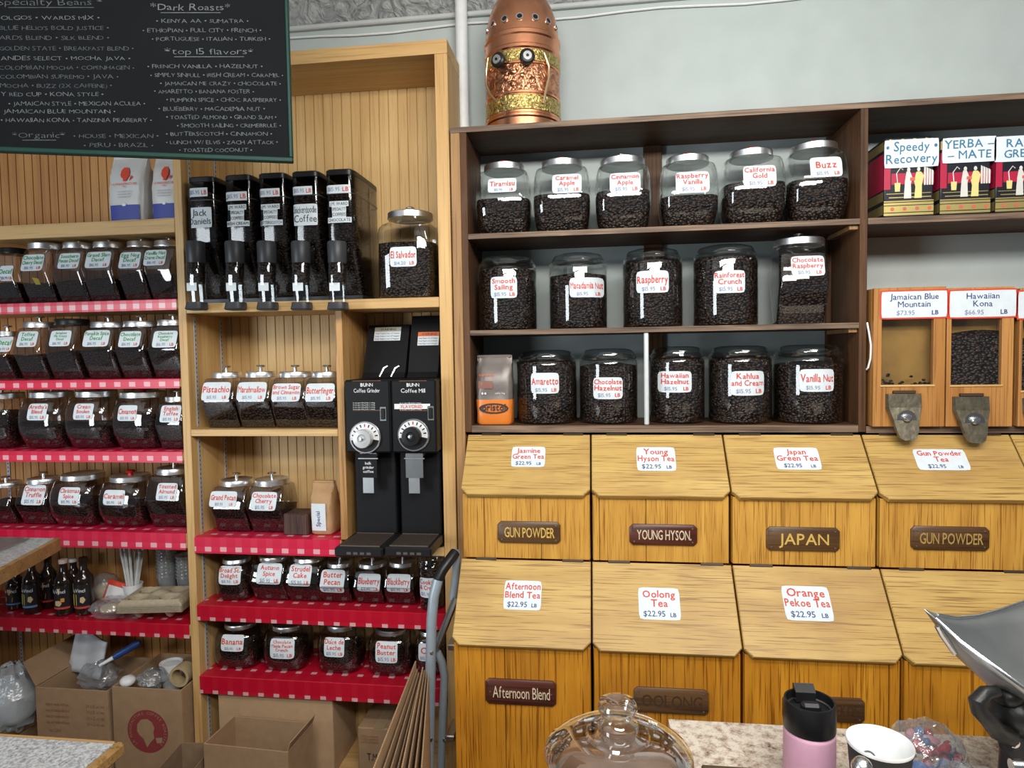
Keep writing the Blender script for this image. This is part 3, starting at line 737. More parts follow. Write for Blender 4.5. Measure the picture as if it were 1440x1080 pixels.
faint = plain('faint_engraving', (.05, .025, .01), .5)
dull_gold = plain('dull_gold_paint', (.40, .25, .07), .5)
tea_bin('tea bin with Jasmine Green Tea lid label above a GUN POWDER plate', XC[0], XC[1], T1, L1_, 2.40, .905, oak_front, (743, 642.5, 48, 27), ['Jasmine', 'Green Tea'], (700, 733, 788, 763), 'GUN POWDER', plate_brown, gold_ink, (.18, .62))
tea_bin('tea bin with Young Hyson Tea lid label and a YOUNG HYSON plate', XC[1], XC[2], T1, L1_, 2.40, .905, oak_front, (922.5, 645.5, 53, 31), ['Young', 'Hyson Tea'], (885, 737, 980, 766), 'YOUNG HYSON.', plate_red, cream_ink, (.06, .40))
tea_bin('tea bin with Japan Green Tea lid label and a JAPAN plate', XC[2], XC[3], T1, L1_, 2.40, .905, oak_front, (1121, 645, 58, 28), ['Japan', 'Green Tea'], (1077, 741, 1180, 774), 'JAPAN', plate_brown, gold_ink, (.37, .72))
tea_bin('tea bin with Gun Powder Tea lid label below the wooden coffee dispensers', XC[3], XC[4], T1, L1_, 2.40, .905, oak_front, (1323.5, 646.5, 64, 26), ['Gun Powder', 'Tea'], (1280, 740, 1390, 773), 'GUN POWDER', plate_brown, dull_gold, (.60, .95))
tea_bin('upper tea bin cut off by the right photo edge beside the Gun Powder Tea bin', XC[4], XC[4]+.41, T1, L1_, 2.40, .905, oak_front, None, [], None, '', plate_brown, gold_ink, (.4,))
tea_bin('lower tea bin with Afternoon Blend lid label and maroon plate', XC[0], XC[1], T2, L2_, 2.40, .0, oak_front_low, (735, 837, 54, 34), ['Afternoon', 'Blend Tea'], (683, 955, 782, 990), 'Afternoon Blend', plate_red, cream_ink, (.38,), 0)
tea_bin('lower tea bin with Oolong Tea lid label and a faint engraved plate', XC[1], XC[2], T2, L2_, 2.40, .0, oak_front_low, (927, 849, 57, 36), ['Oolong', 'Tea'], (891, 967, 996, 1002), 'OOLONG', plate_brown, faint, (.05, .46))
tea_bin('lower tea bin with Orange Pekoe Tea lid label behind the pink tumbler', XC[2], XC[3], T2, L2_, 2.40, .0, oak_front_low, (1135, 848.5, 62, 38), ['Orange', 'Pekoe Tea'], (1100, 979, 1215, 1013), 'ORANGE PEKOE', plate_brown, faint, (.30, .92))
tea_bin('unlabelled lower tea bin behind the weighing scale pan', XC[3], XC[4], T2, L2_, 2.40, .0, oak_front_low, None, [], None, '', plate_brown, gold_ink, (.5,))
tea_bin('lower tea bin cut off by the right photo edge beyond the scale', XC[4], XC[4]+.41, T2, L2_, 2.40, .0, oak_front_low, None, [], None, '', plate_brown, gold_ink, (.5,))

# ------------------------------------------------------------------ copper boiler
cx_, cy_ = at(735, 120, 2.28).x, 2.283
yfz = lambda y: at(735, y, 2.155).z
copper = plain('polished_copper', (.80, .36, .20), .26, 1, var=.12, bump=.06, bscale=20)
copper_e = embossed('embossed_copper', (.78, .36, .20), 1, .3, 28, .008, .9)
brass_e = embossed('embossed_brass', (.72, .55, .20), 1, .32, 60, .006, .9)
R0 = .127
cb = thing('copper_boiler', 'tall domed copper boiler with brass bands and black knobs, atop the dark shelves', 'boiler', (cx_, cy_, 2.2972))
zb_ = 2.2972
z = lambda y: yfz(y)
b = B()
prf = [(R0*.97, zb_), (R0, zb_+.004), (R0, z(163)), (R0*1.03, z(161)), (R0*1.03, z(158)), (R0, z(156)), (R0, z(130)), (R0*1.02, z(129)), (R0*1.02, z(126)), (R0, z(125))]
b.lathe(prf, (cx_, cy_, 0), 48, cap1=False)
prf = [(R0, z(88)), (R0*1.02, z(87)), (R0*1.02, z(85)), (R0, z(84)), (R0, z(66)), (R0*1.03, z(64)), (R0*1.03, z(60)), (R0, z(58)), (R0, z(46)), (R0*1.03, z(44)), (R0*1.03, z(39)), (R0*.99, z(37))]
zt_ = z(37)
for k in range(1, 9):
    a = k/8*PI/2; prf.append((max(R0*.985*math.cos(a), .002), zt_+.19*math.sin(a)))
b.lathe(prf, (cx_, cy_, 0), 48, cap0=False)
b.obj('shell', copper, cb)
B().lathe([(R0*.999, z(126)), (R0*1.0, z(124)), (R0*1.0, z(89)), (R0*.999, z(87))], (cx_, cy_, 0), 48, cap0=False, cap1=False).obj('embossed_panel', copper_e, cb)
for (ya, yb) in ((153, 131), (84, 67)):
    B().lathe([(R0*1.0, z(ya)), (R0*1.018, z(ya-1)), (R0*1.018, z(yb+1)), (R0*1.0, z(yb))], (cx_, cy_, 0), 48, cap0=False, cap1=False).obj('brass_band', brass_e, cb)
for (ex, ey) in ((703, 86.6), (740.5, 84)):
    P = at(ex, ey, 2.158); ang = math.atan2(P.x-cx_, R0); P = Vector((cx_+R0*math.sin(ang), cy_-R0*math.cos(ang), P.z))
    dirv = Vector((math.sin(ang), -math.cos(ang), 0))
    b = B(); Rm = dirv.to_track_quat('Z', 'Y').to_matrix().to_4x4(); Rm.translation = P; b.M = Rm
    b.lathe([(.006, -.004), (.006, .014), (.020, .014), (.0245, .019), (.0245, .029), (.020, .033), (.015, .0335)], (0, 0, 0), 20, 0)
    b.lathe([(.015, .0335), (.014, .035), (.005, .0352)], (0, 0, 0), 16, 1); b.lathe([(.005, .0352), (.004, .0375), (.0005, .0378)], (0, 0, 0), 10, 0)
    b.obj('knob', [black_pl, chrome], cb)
def onboil(px, py, off=.004):
    P = at(px, py, 2.16); s = max(-.98, min(.98, (P.x-cx_)/(R0))); a = math.asin(s)
    return Vector((cx_+(R0+off)*math.sin(a), cy_-(R0+off)*math.cos(a), P.z))
for pts in ([(687, 74), (684, 92), (684, 111), (692, 130), (703, 144)], [(762, 72), (768, 88), (768, 104), (764, 124), (761, 144)]):
    B().tube([onboil(*p, .010) for p in pts], .0045, 10).obj('lever', plain('pale_brass', (.80, .58, .36), .25, 1), cb)
for k in range(-3, 4):
    a = k*.42+.05; r = R0*.955; zz = zt_+.035
    dirv = Vector((math.sin(a), -math.cos(a), .25)).normalized(); b = B(); Rm = dirv.to_track_quat('Z', 'Y').to_matrix().to_4x4()
    Rm.translation = Vector((cx_+r*math.sin(a), cy_-r*math.cos(a), zz)); b.M = Rm
    b.lathe([(.0125, -.006), (.0125, .004), (.0085, .004), (.0085, .0032)], (0,0,0), 16, 0, cap0=False, cap1=False); b.lathe([(.0085, .0034), (.0005, .0034)], (0,0,0), 12, 1, cap0=False)
    b.obj('vent_hole', [chrome, black_pl], cb)
b = B()
for px, py, r in ((722, 100, .016), (712, 108, .012), (735, 106, .012), (722, 118, .014), (748, 112, .016), (758, 105, .010)):
    P = onboil(px, py, -.004); b.blob(P, (r, .009, r*.9), 0, 10, 6)
for i in range(7): b.blob(onboil(716+i*6, 121+.12*(i-3)**2, -.004), (.006, .007, .004), 0, 8, 5)
b.obj('relief', copper_e, cb)

# ------------------------------------------------------------------ tea tins
def tea_tin(label, pl, pr, sign, lines):
    Yf_ = 2.165; x0, x1 = at(pl, 250, Yf_).x, at(pr, 250, Yf_).x; z0 = 1.9488; z1 = at((pl+pr)/2, 194, Yf_).z; D = .15
    root = thing('tea_tin', label, 'tin', ((x0+x1)/2, Yf_+D/2, z0), 'decorated tea tins')
    gold = plain('tin_gold', (.55, .44, .16), .35, .7); red = plain('tin_red', (.42, .012, .05), .35); blk = plain('tin_black', (.012, .013, .02), .3)
    pale = plain('tin_pale', (.62, .60, .56), .4); yel = plain('tin_yellow', (.66, .58, .22), .4); org = plain('tin_rose', (.55, .12, .08), .4)
    h = z1-z0; b = B()
    b.box(x0, x1, Yf_, Yf_+D, z0, z1-.006, 2, .004)
    F = lambda x, zz, o=.0008: (x, Yf_-o, zz)
    w_ = x1-x0
    def q(xa, xb, za, zb, mi, o=.0008): b.add([F(x0+w_*xa, z0+h*za, o), F(x0+w_*xb, z0+h*za, o), F(x0+w_*xb, z0+h*zb, o), F(x0+w_*xa, z0+h*zb, o)], [(0,1,2,3)], mi)
    q(0, 1, .03, .19, 0); q(0, 1, .06, .16, 2, .0012); q(0, 1, .07, .15, 0, .0014); q(0, 1, .86, .97, 0); q(0, .13, .36, .82, 1, .001); q(.15, 1, .42, .56, 1, .001)
    q(0, 1, .20, .215, 0, .0012); q(.1, .95, .25, .262, 0, .0012); q(.05, .95, .30, .308, 0, .0012)
    for k in range(4):
        cx, cz, r = x0+w_*(.17+.25*k), z0+h*.11, .006
        b.add([F(cx+r*math.cos(a*PI/4), cz+r*math.sin(a*PI/4), .0022) for a in range(8)], [tuple(range(8))], 5)
    # vase with a branch, two robed figures, a fan
    P = lambda pts, mi, o=.002: b.add([F(x0+w_*x, z0+h*zz, o) for x, zz in pts], [tuple(range(len(pts)))], mi)
    P([(.22, .33), (.32, .33), (.33, .44), (.21, .44)], 4); b.tube([F(x0+w_*.27, z0+h*.44, .002), F(x0+w_*.25, z0+h*.56, .002), F(x0+w_*.33, z0+h*.63, .002), F(x0+w_*.38, z0+h*.60, .002)], .0015, 5, 3)
    P([(.40, .24), (.55, .24), (.54, .42), (.57, .50), (.52, .58), (.45, .58), (.42, .46)], 3); P([(.61, .24), (.76, .24), (.76, .40), (.80, .52), (.74, .57), (.65, .57), (.60, .46), (.63, .38)], 4)
    for fx in (.49, .69): P([(fx+.035*math.cos(a*PI/4), .60+.03*math.sin(a*PI/4)) for a in range(8)], 3, .003)
    P([(.52, .46), (.62, .46), (.62, .50), (.52, .50)], 5, .003)
    for k in range(4): P([(.80+.05*k, .40), (.835+.05*k, .40), (.84+.05*k, .62-.015*k), (.80+.05*k, .64-.015*k)], 3)
    # left side panel
    S = lambda y, zz: (x0-.0008, Yf_+y, z0+h*zz)
    for (za, zb, mi) in ((.05, .17, 0), (.22, .34, 0), (.36, .82, 1), (.86, .97, 0)): b.add([S(.002, za), S(D-.002, za), S(D-.002, zb), S(.002, zb)], [(0,1,2,3)], mi)
    b.obj('tin_body', [gold, red, blk, pale, yel, org], root)
    b = B().box(x0+.002, x1-.002, Yf_+.002, Yf_+D-.002, z1-.010, z1+.004, 0, .004)
    for k in range(4): b.blob((x0+w_*(.14+.24*k), Yf_+.003, z1-.003), (.006, .003, .003), 1, 8, 5)
    b.obj('lid', [blk, gold], root)
    lx, ly, lw, lh = sign; mp = Yf_/FPX; P0 = at(lx, ly, Yf_)
    sticker(root, lambda u, v: (Vector((u, Yf_-.0028, v)), Vector((0, -1, 0))), P0.x, P0.z, lw*mp, lh*mp, lines, 1, None, 'card_label', mats=[paper, plain('teal_ink', (.03, .16, .28), .6)], rnd=30, bold=.008)
tea_tin('decorated oriental tea tin with a card reading Speedy Recovery', 1243, 1313, (1281, 216, 66, 36), ['• Speedy •', 'Recovery'])
tea_tin('decorated oriental tea tin with a card reading YERBA MATE', 1322, 1393, (1362, 211, 64, 32), ['YERBA –', '– MATE'])
tea_tin('decorated oriental tea tin cut off by the right photo edge, card reading GREEN', 1400, 1471, (1437, 209, 66, 32), ['RASP.', 'GREEN'])

# ------------------------------------------------------------------ wooden window dispensers
disp_w = wood('dispenser_wood', (.50, .24, .07), (.36, .15, .035), 'z', .4, 9, .35)
old_brass = plain('tarnished_metal', (.20, .175, .125), .38, .9, var=.25, bump=.2, bscale=60)
inner_w = plain('amber_interior', (.30, .16, .03), .6, var=.3, bscale=8)
def window_bin(label, pl, pr, win, sign, lines, price, chute, level):
    Yf_ = 2.125; x0, x1 = at(pl, 500, Yf_).x+.001, at(pr, 500, Yf_).x-.001; z0, z1 = 1.3096, at((pl+pr)/2, 404, Yf_).z
    root = thing('coffee_dispenser', label, 'dispenser', ((x0+x1)/2, 2.26, z0), 'wooden window dispensers')
    wa, wb = at(win[0], 500, Yf_).x, at(win[2], 500, Yf_).x; za, zb = at((pl+pr)/2, win[3], Yf_).z, at((pl+pr)/2, win[1], Yf_).z
    b = B(); t = .014; yb = 2.40
    b.box(x0, x0+t, Yf_+.0185, yb, z0, z1); b.box(x1-t, x1, Yf_+.0185, yb, z0, z1); b.box(x0+t, x1-t, Yf_+.02, yb, z1-t, z1); b.box(x0+t, x1-t, Yf_+.02, yb, z0, z0+t); b.box(x0+t, x1-t, yb-.01, yb, z0+t, z1-t)
    b.obj('case', disp_w, root)
    b = B(); b.box(x0, wa, Yf_, Yf_+.018, z0, z1); b.box(wb, x1, Yf_, Yf_+.018, z0, z1); b.box(wa, wb, Yf_, Yf_+.018, z0, za); b.box(wa, wb, Yf_, Yf_+.018, zb, z1)
    b.obj('front_frame', disp_w, root)
    B().box(wa-.004, wb+.004, Yf_-.003, Yf_+.001, za-.006, za, ch=.001).obj('window_bead', pine_x, root)
    B().add([(wa, Yf_+.010, za), (wb, Yf_+.010, za), (wb, Yf_+.010, zb), (wa, Yf_+.010, zb)], [(0,1,2,3)]).obj('window_glass', glass_m, root, recalc=False)
    B().box(x0+t+.001, x1-t-.001, Yf_+.06, Yf_+.066, z0+t, z1-t-.001, ch=0).obj('back_slope', inner_w, root)
    zl = za+(zb-za)*level
    if level < .3:
        b = B(); 
        for i in range(26): b.blob((random.uniform(wa, wb), Yf_+.022+random.uniform(0, .006), za-.002+random.random()**2*.022*(1.6-abs((i % 9)-4)/4)), (.006, .004, .004), 0, 6, 4)
        b.obj('coffee_beans', beans_m, root, kind='stuff')
    else:
        b = B(); g = lambda a, c: Vector((x0+t+.001+(x1-x0-2*t-.002)*a, Yf_+.0195+.002*math.sin(a*9)+(.0 if c < 1 else .03), za-.03+(zl-za+.03+.008*math.sin(a*3)+.01*a)*c))
        b.grid(g, 10, 10); b.obj('coffee_beans', beans_m, root, kind='stuff')
    lx, ly, lw, lh = sign; mp = Yf_/FPX; P0 = at(lx, ly, Yf_)
    sg = sticker(root, lambda u, v: (Vector((u, Yf_-.0005, v)), Vector((0, -1, 0))), P0.x, P0.z, lw*mp, lh*mp, ['', ''], 1, None, 'card_border', mats=[ink_red, ink_red], rnd=40)
    sticker(sg, lambda u, v: (Vector((u, Yf_-.0012, v)), Vector((0, -1, 0))), P0.x, P0.z, lw*mp-.009, lh*mp-.009, lines, 1, price, 'price_card', mats=[paper, ink_blue, ink_blue, ink_price, ink_blue], rnd=40, bold=.006)
    # pouring chute
    a, c0, c, e0 = chute; mp = 2.11/FPX; P0 = at((a+c)/2, c0, 2.11); cw = (c-a)*mp/2; ch = (e0-c0)*mp
    b = B(); rings = []
    for (t_, wk, dy) in ((0, 1, 0), (.30, 1, -.006), (.55, .80, -.016), (.80, .66, -.026), (.95, .5, -.032), (1.0, .3, -.034)):
        zz = P0.z-ch*t_; y = Yf_-.004+dy
        rings.append([(P0.x-cw*wk, y+.003, zz), (P0.x-cw*wk*.9, y-.005, zz), (P0.x+cw*wk*.9, y-.005, zz), (P0.x+cw*wk, y+.003, zz)])
    b.loft(rings, 0, False); chv = b.obj('chute', old_brass, root)
    zc = P0.z-ch*.52; y = Yf_-.022
    b = B(); b.lathe([(cw*.55, -.002), (cw*.55, -.004), (.001, -.004)], (P0.x, y, zc-.005), 16, 1, axis='y'); b.lathe([(.012, -.004), (.012, -.012), (.009, -.015), (.0005, -.016)], (P0.x, y, zc), 14, 0, axis='y'); b.obj('knob', [chrome, dark_steel], chv)
    B().box(P0.x-cw*.62, P0.x+cw*.62, Yf_-.012, Yf_-.0003, P0.z+.0008, P0.z+.010).obj('gate', plain('rusty_gate', (.09, .055, .035), .6, .6), chv)
window_bin('wooden window dispenser labelled Jamaican Blue Mountain, almost empty', 1228, 1330, (1240, 447, 1313, 541), (1285, 428, 84, 38), ['Jamaican Blue', 'Mountain'], '$73.95', (1251, 554, 1295.5, 614), .08)
window_bin('wooden window dispenser labelled Hawaiian Kona, filled with beans', 1331, 1426, (1338, 446, 1409, 541), (1381.5, 427, 83, 38), ['Hawaiian', 'Kona'], '$66.95', (1346, 558, 1391, 617), .75)
window_bin('wooden window dispenser cut off by the right photo edge', 1433, 1530, (1438, 446, 1509, 549), (1479, 428, 83, 38), ['Kenya', ''], '$15.95', (1446, 560, 1491, 619), .7)

# ------------------------------------------------------------------ black bean dispensers
def bean_dispenser(label, cx, cw, chx, strip, main, lines, silhouette):
    Yf_, Yb_ = 2.135, 2.398; mp = Yf_/FPX; X = at(cx, 290, Yf_).x; hw = cw*mp/2-.0008; z0, z1 = 1.7455, 2.160
    root = thing('bean_dispenser', label, 'dispenser', (X, 2.27, z0), 'row of black bean dispensers')
    tab = [(0, .030, 1), (.10, .055, 1), (.47, .0, 1), (.5, .0, 1), (1, .0, 1)]
    fy = lambda zz: Yf_+interp([(0, .075), (.08, .07), (.40, .012), (.5, 0), (1, 0)], (zz-z0)/(z1-z0))[0]
    def rg(zz, g=0.0, yb=Yb_, top=None):
        f = fy(zz)+g; yc = (f+yb-g)/2; return ring((X, yc), zz, hw-g, (yb-g-f)/2, 7, 36)
    zs_ = [z0+.02, z0+.05, z0+.16, z0+.19, z0+.21, z1]
    B().loft([rg(q) for q in zs_], 0, True, True, False).obj('hopper', acrylic, root)
    b = B(); b.loft([rg(q, .003, 2.33) for q in [z0+.022, z0+.05, z0+.16, z0+.19, z0+.21, z0+.37]], 0, True); b.obj('coffee_beans', beans_m, root, kind='stuff')
    b = B(); b.box(X-hw, X+hw, 2.20, Yb_, z0, z0+.02, 0, .003); b.obj('base', black_pl, root)
    b = B(); R_ = [ring((X, (Yf_+Yb_)/2-.001), zz, hw+k, (Yb_-Yf_)/2+k, 7, 36) for zz, k in ((z1+.0005, -.001), (z1+.002, .0006), (z1+.016, .0006), (z1+.020, -.003))]
    b.loft(R_, 0, True); b.obj('lid', black_pl, root)
    B().loft([ring((X, (Yf_+Yb_)/2), zz, hw+.0007, (Yb_-Yf_)/2+.0007, 7, 36) for zz in (z1-.063, z1-.059)], 0, True, False, False).obj('seam_band', char_pl, root)
    def surf(u, v):
        y = fy(v); k = (1-min(abs(u)/hw, .985)**7)**(1/7); hy = (Yb_-y)/2
        return Vector((X+u, (y+Yb_)/2-hy*k-.0006, v)), Vector((0, -1, 0))
    for lab, ln, pr in ((strip, [], '$15.95'), (main, lines, None)):
        P0 = at(lab[0], lab[1], Yf_)
        if pr:
            b = B(); w_, h_ = lab[2]*mp, lab[3]*mp; u0 = P0.x-X
            b.grid(lambda a, c: surf(u0+(a-.5)*w_, P0.z+(c-.5)*h_)[0]+Vector((0, -.001, 0)), 8, 2)
            f = lambda x, y: surf(u0+x, P0.z+y)[0]+Vector((0, -.0018, 0))
            b.text(pr, -w_*.42, w_*.1, -h_*.22, h_*.44, f, 1, 'c', .006, .03); b.text('LB', w_*.2, w_*.45, -h_*.28, h_*.5, f, 2, 'c', .02, .03)
            b.obj('price_strip', [paper, ink_price, ink_red], root, recalc=False)
        elif silhouette:
            b = B(); w_, h_ = lab[2]*mp, lab[3]*mp; u0 = P0.x-X
            wd = [.50, .92, .92, .62, .55, .62, .85, .85]
            for i in range(4):
                c0 = -.5+(3-i)*.25; ww = (.80, .60, .58, 1.0)[i]
                b.grid(lambda a, c: surf(u0+(a-.5)*w_*ww, P0.z+(c0+.25*c)*h_)[0]+Vector((0, -.001, 0)), 6, 1)
                b.text(lines[i], -w_*ww*.47, w_*ww*.47, (c0+.06)*h_, h_*.14, lambda x, y: surf(u0+x, P0.z+y)[0]+Vector((0, -.0018, 0)), 1, 'c', .006, .03)
            b.obj('label', [paper, ink_black], root, recalc=False)
        else:
            sticker(root, surf, P0.x-X, P0.z, lab[2]*mp, lab[3]*mp, ln, 1, None, 'label', mats=[paper, ink_black], rnd=30, bold=0)
    # pouring spout
    P = at(chx, 354, 2.10); x = P.x; r = .031
    zc0, zc1 = at(chx, 369, 2.10).z, at(chx, 340, 2.10).z
    B().box(x-.022, x+.022, 2.105, 2.185, zc0+.005, zc1-.02, ch=.006).obj('spout_neck', black_pl, root)
    b = B(); b.lathe([(r*.95, zc0-.004), (r, zc0), (r*1.02, zc1-.006), (r*.93, zc1), (.001, zc1)], (x, 2.10, 0), 22); col = b.obj('spout_collar', char_pl, root)
    zs0, zs1 = at(chx, 427, 2.095).z, zc0-.004
    ln_ = zs1-zs0
    path = [(1, 0, 1), (.75, -.002, 1.0), (.5, -.004, .98), (.25, 0, .93), (0, .003, .92)]
    b = B(); b.loft([ring((x, 2.10+dy), zs0+ln_*t, r*.90*k, r*.90*k, 3.2, 24) for t, dy, k in path], 0, True, False, False); sp = b.obj('spout', glass_m, root)
    b = B(); b.loft([ring((x, 2.10+dy), zs0+ln_*t, r*.80*k, r*.80*k, 3.2, 24) for t, dy, k in ((.98, 0, 1), (.75, -.002, 1.0), (.52, -.003, .9))], 0, True); b.obj('coffee_beans', beans_m, root, kind='stuff')
    B().box(x-.018, x+.018, 2.10-r*.93-.0012, 2.10-r*.93, zs0+ln_*.30, zs0+ln_*.50, ch=.0004).obj('spout_sticker', paper, sp)
    b = B(); b.loft([ring((x, 2.098-.004*q), zz, r*k, r*k, 3.2, 24) for zz, k, q in ((zs0-.022, .94, 1), (zs0-.018, 1.05, 1), (zs0-.004, 1.0, 0), (zs0+.004, .96, 0))], 0, True); b.obj('spout_cap', char_pl, root)
bean_dispenser('black bean dispenser with handwritten two-word label, first in its row by the pine divider', 283, 47, 275, (278, 270.5, 32, 13), (281, 306, 38, 30), ['Jack', 'Daniels'], False)
bean_dispenser('second black bean dispenser from the pine divider, printed label in strips', 334, 45, 330, (332, 276, 34, 13), (334, 303, 36, 32), ['J.M. WARD', 'SPECIALTY', 'COFFEES', 'IRISH CREAM'], True)
bean_dispenser('black bean dispenser with printed strips ending in BUTTERSCOTCH', 382, 46, 375, (378, 271, 34, 12), (380.5, 302, 37, 31), ['J.M. WARD', 'SPECIALTY', 'COFFEES', 'BUTTERSCOTCH'], True)
bean_dispenser('black bean dispenser with white label reading Snickerdoodle Coffee', 429, 45, 423, (425, 268, 31, 12), (429, 302, 37, 31), ['Snickerdoodle', 'Coffee'], False)
bean_dispenser('black bean dispenser with printed strips ending in CHOCOLATE, nearest the large steel-lidded canister', 477, 45, 474, (475, 266, 36, 12), (477, 298, 36, 31), ['J.M. WARD', 'SPECIALTY', 'COFFEES', 'CHOCOLATE'], True)

# ------------------------------------------------------------------ coffee grinders
def grinder(label, x0, x1, hx0, hx1, htop, lab_rect, mill, dial, knobm, chx, sw, orange):
    zt = .8955; yf = 2.09
    root = thing('coffee_grinder', label, 'grinder', ((x0+x1)/2, 2.25, zt), 'pair of black coffee grinders')
    zh0, zh1 = 1.228, 1.472
    B().box(x0, x1, yf, 2.37, zh0, zh1, ch=.006).obj('housing', black_satin, root)
    B().box(x0+.006, x1-.006, 2.152, 2.38, zt+.0425, zh0-.0005, ch=.004).obj('column', black_satin, root)
    B().box(x0+.002, x1-.002, 2.152, 2.385, zt, zt+.042, ch=.004).obj('base', black_satin, root)
    # hopper: sloped black bin
    xa, xb = at(hx0, 480, 2.26).x, at(hx1, 480, 2.26).x; zz1 = at((hx0+hx1)/2, htop, 2.32).z
    b = B(); b.prism([(2.235, zh1+.001), (2.25, zh1+.02), (2.315, zz1-.012), (2.325, zz1), (2.392, zz1), (2.392, zh1+.001)], 'x', xa, xb); hp = b.obj('hopper', black_satin, root)
    a, c0, c, e0 = lab_rect
    Pm = Vector((0, 2.25, zh1+.02)); Pt = Vector((0, 2.315, zz1-.012)); dd = (Pt-Pm).normalized(); nn = Vector((0, -dd.z, dd.y))
    def hit(px, py):
        dr = ray(px, py); t = (Pm-CAM).dot(nn)/dr.dot(nn); P = CAM+dr*t; return P.x, (P-Pm).dot(dd)
    ua, va = hit(a, e0); ub, vb = hit(c, c0); ub = min(ub, xb-.004)
    mp_ = lambda u, v, o=.001: Pm+dd*v+nn*o+Vector((u, 0, 0))
    b = B(); b.add([mp_(ua, va), mp_(ub, va), mp_(ub, vb), mp_(ua, vb)], [(0,1,2,3)], 0); sm = va+(vb-va)*.68
    b.add([mp_(ua, sm, .0014), mp_(ub, sm, .0014), mp_(ub, vb, .0014), mp_(ua, vb, .0014)], [(0,1,2,3)], 2 if orange else 3)
    b.text('WARNING', ua+.01, ub-.006, sm+(vb-sm)*.25, (vb-sm)*.5, lambda x, y: mp_(x, y, .0018), 1, 'c', .01)
    for k in range(3): b.text('keep fingers out of hopper', ua+.004, ub-.004, va+(sm-va)*(.72-.3*k), (sm-va)*.16, lambda x, y: mp_(x, y, .0018), 1, 'l')
    b.obj('warning_label', [paper, ink_black, plain('orange_print', (.62, .14, .04), .6), plain('grey_print', (.40, .38, .30), .6)], hp, recalc=False)
    # front panel print
    F = lambda x, y, o=.0012: Vector((x, yf-o, y)); cx = (x0+x1)/2; W = x1-x0; b = B()
    zt2 = at((dial[0]), 541, yf).z
    b.text('BUNN', cx-.028, cx+.028, zt2-.006, .011, F, 0, 'c', .03)
    b.text(mill, cx-.045, cx+.045, zt2-.026, .013, F, 0, 'c', .0, .05)
    b.obj('brand_lettering', white_pl, root, recalc=False); b = B()
    for k in range(4): b.text('do not open while grinder is running', x0+.03, x0+.03+W*.48, zt2-.062-.007*k, .004, F, 0, 'l')
    for zz in (zt2+.012, zt2-.086): b.add([F(x0+.03, zz), F(x1-.03, zz), F(x1-.03, zz+.0012), F(x0+.03, zz+.0012)], [(0,1,2,3)], 1)
    b.obj('panel_lettering', [white_pl, plain('copper_line', (.30, .12, .07), .5), ink_red], root, recalc=False); b = B()
    if orange:
        b.add([F(x0+.012, zt2-.080), F(x1-.02, zt2-.080), F(x1-.02, zt2-.063), F(x0+.012, zt2-.063)], [(0,1,2,3)], 0); b.text('FLAVORED', x0+.03, x1-.04, zt2-.077, .010, lambda x, y: F(x, y, .0016), 2, 'c', .01)
        b.obj('panel_sticker', [white_pl, ink_black, ink_red], root, recalc=False)
    # dial
    P = at(dial[0], dial[1], yf); r = dial[2]*yf/FPX
    b = B(); b.lathe([(r, 0), (r, -.006), (r*.96, -.008), (r*.90, -.008)], (P.x, yf, P.z), 32, 0, axis='y', cap0=False, cap1=False)
    rr = r*.90
    for i in range(32):
        a0, a1 = 2*PI*i/32, 2*PI*(i+1)/32; am = (a0+a1)/2
        mi = 1 if math.sin(am) > -.15 else 2
        b.add([(P.x+q*math.cos(t), yf-.0078, P.z+q*math.sin(t)) for q, t in ((rr, a0), (rr, a1), (rr*.3, a1), (rr*.3, a0))], [(0,1,2,3)], mi)
    for i in range(9):
        a = PI*(i+.5)/9; b.add([(P.x+q*math.cos(a+t), yf-.0084, P.z+q*math.sin(a+t)) for q, t in ((rr*.92, -.05), (rr*.92, .05), (rr*.72, .05), (rr*.72, -.05))], [(0,1,2,3)], 3 if i == 4 else 2)
    dl = b.obj('dial', [chrome, white_pl, black_pl, red_pl], root, recalc=False)
    b = B(); kr = r*.58; b.lathe([(kr, -.009), (kr, -.030), (kr*.93, -.034), (kr*.5, -.035), (kr*.4, -.030), (.001, -.030)], (P.x-.002, yf, P.z-.002), 24, 0, axis='y'); b.lathe([(kr*.22, -.030), (kr*.2, -.037), (.001, -.038)], (P.x-.002, yf, P.z-.002), 12, 1, axis='y'); b.obj('dial_knob', [knobm, chrome], dl)
    # switch
    P = at(sw[0], sw[1], yf); b = B().box(P.x-.011, P.x+.011, yf-.003, yf-.0002, P.z-.024, P.z+.024, 0, .001); b.box(P.x-.007, P.x+.007, yf-.008, yf-.003, P.z-.018, P.z+.018, 1, .003); b.obj('switch', [dark_steel, black_pl], root)
    # chute and bag clamp
    P = at(chx, 640, yf+.02); b = B(); b.box(P.x-.030, P.x+.030, yf+.012, yf+.05, P.z-.004, zh0-.001, 0, .002); b.box(P.x-.030, P.x+.030, yf+.010, yf+.012, P.z-.075, P.z+.006, 1, .0005)
    b.box(P.x-.022, P.x+.016, yf+.014, yf+.016, P.z-.128, P.z-.07, 0, .0005); b.box(P.x-.034, P.x+.036, yf+.006, yf+.010, P.z-.012, P.z-.007, 0, .001); ch_ = b.obj('bag_chute', [steel, dark_steel if orange else black_satin], root)
    if not orange:
        b = B(); 
        for k, s in enumerate(('bulk', 'grinder', 'coffee')): b.text(s, P.x-.022, P.x+.022, P.z-.030-.014*k, .009, lambda x, y: Vector((x, yf+.0092, y)), 0, 'c', .01)
        b.obj('chute_print', white_pl, ch_, recalc=False)
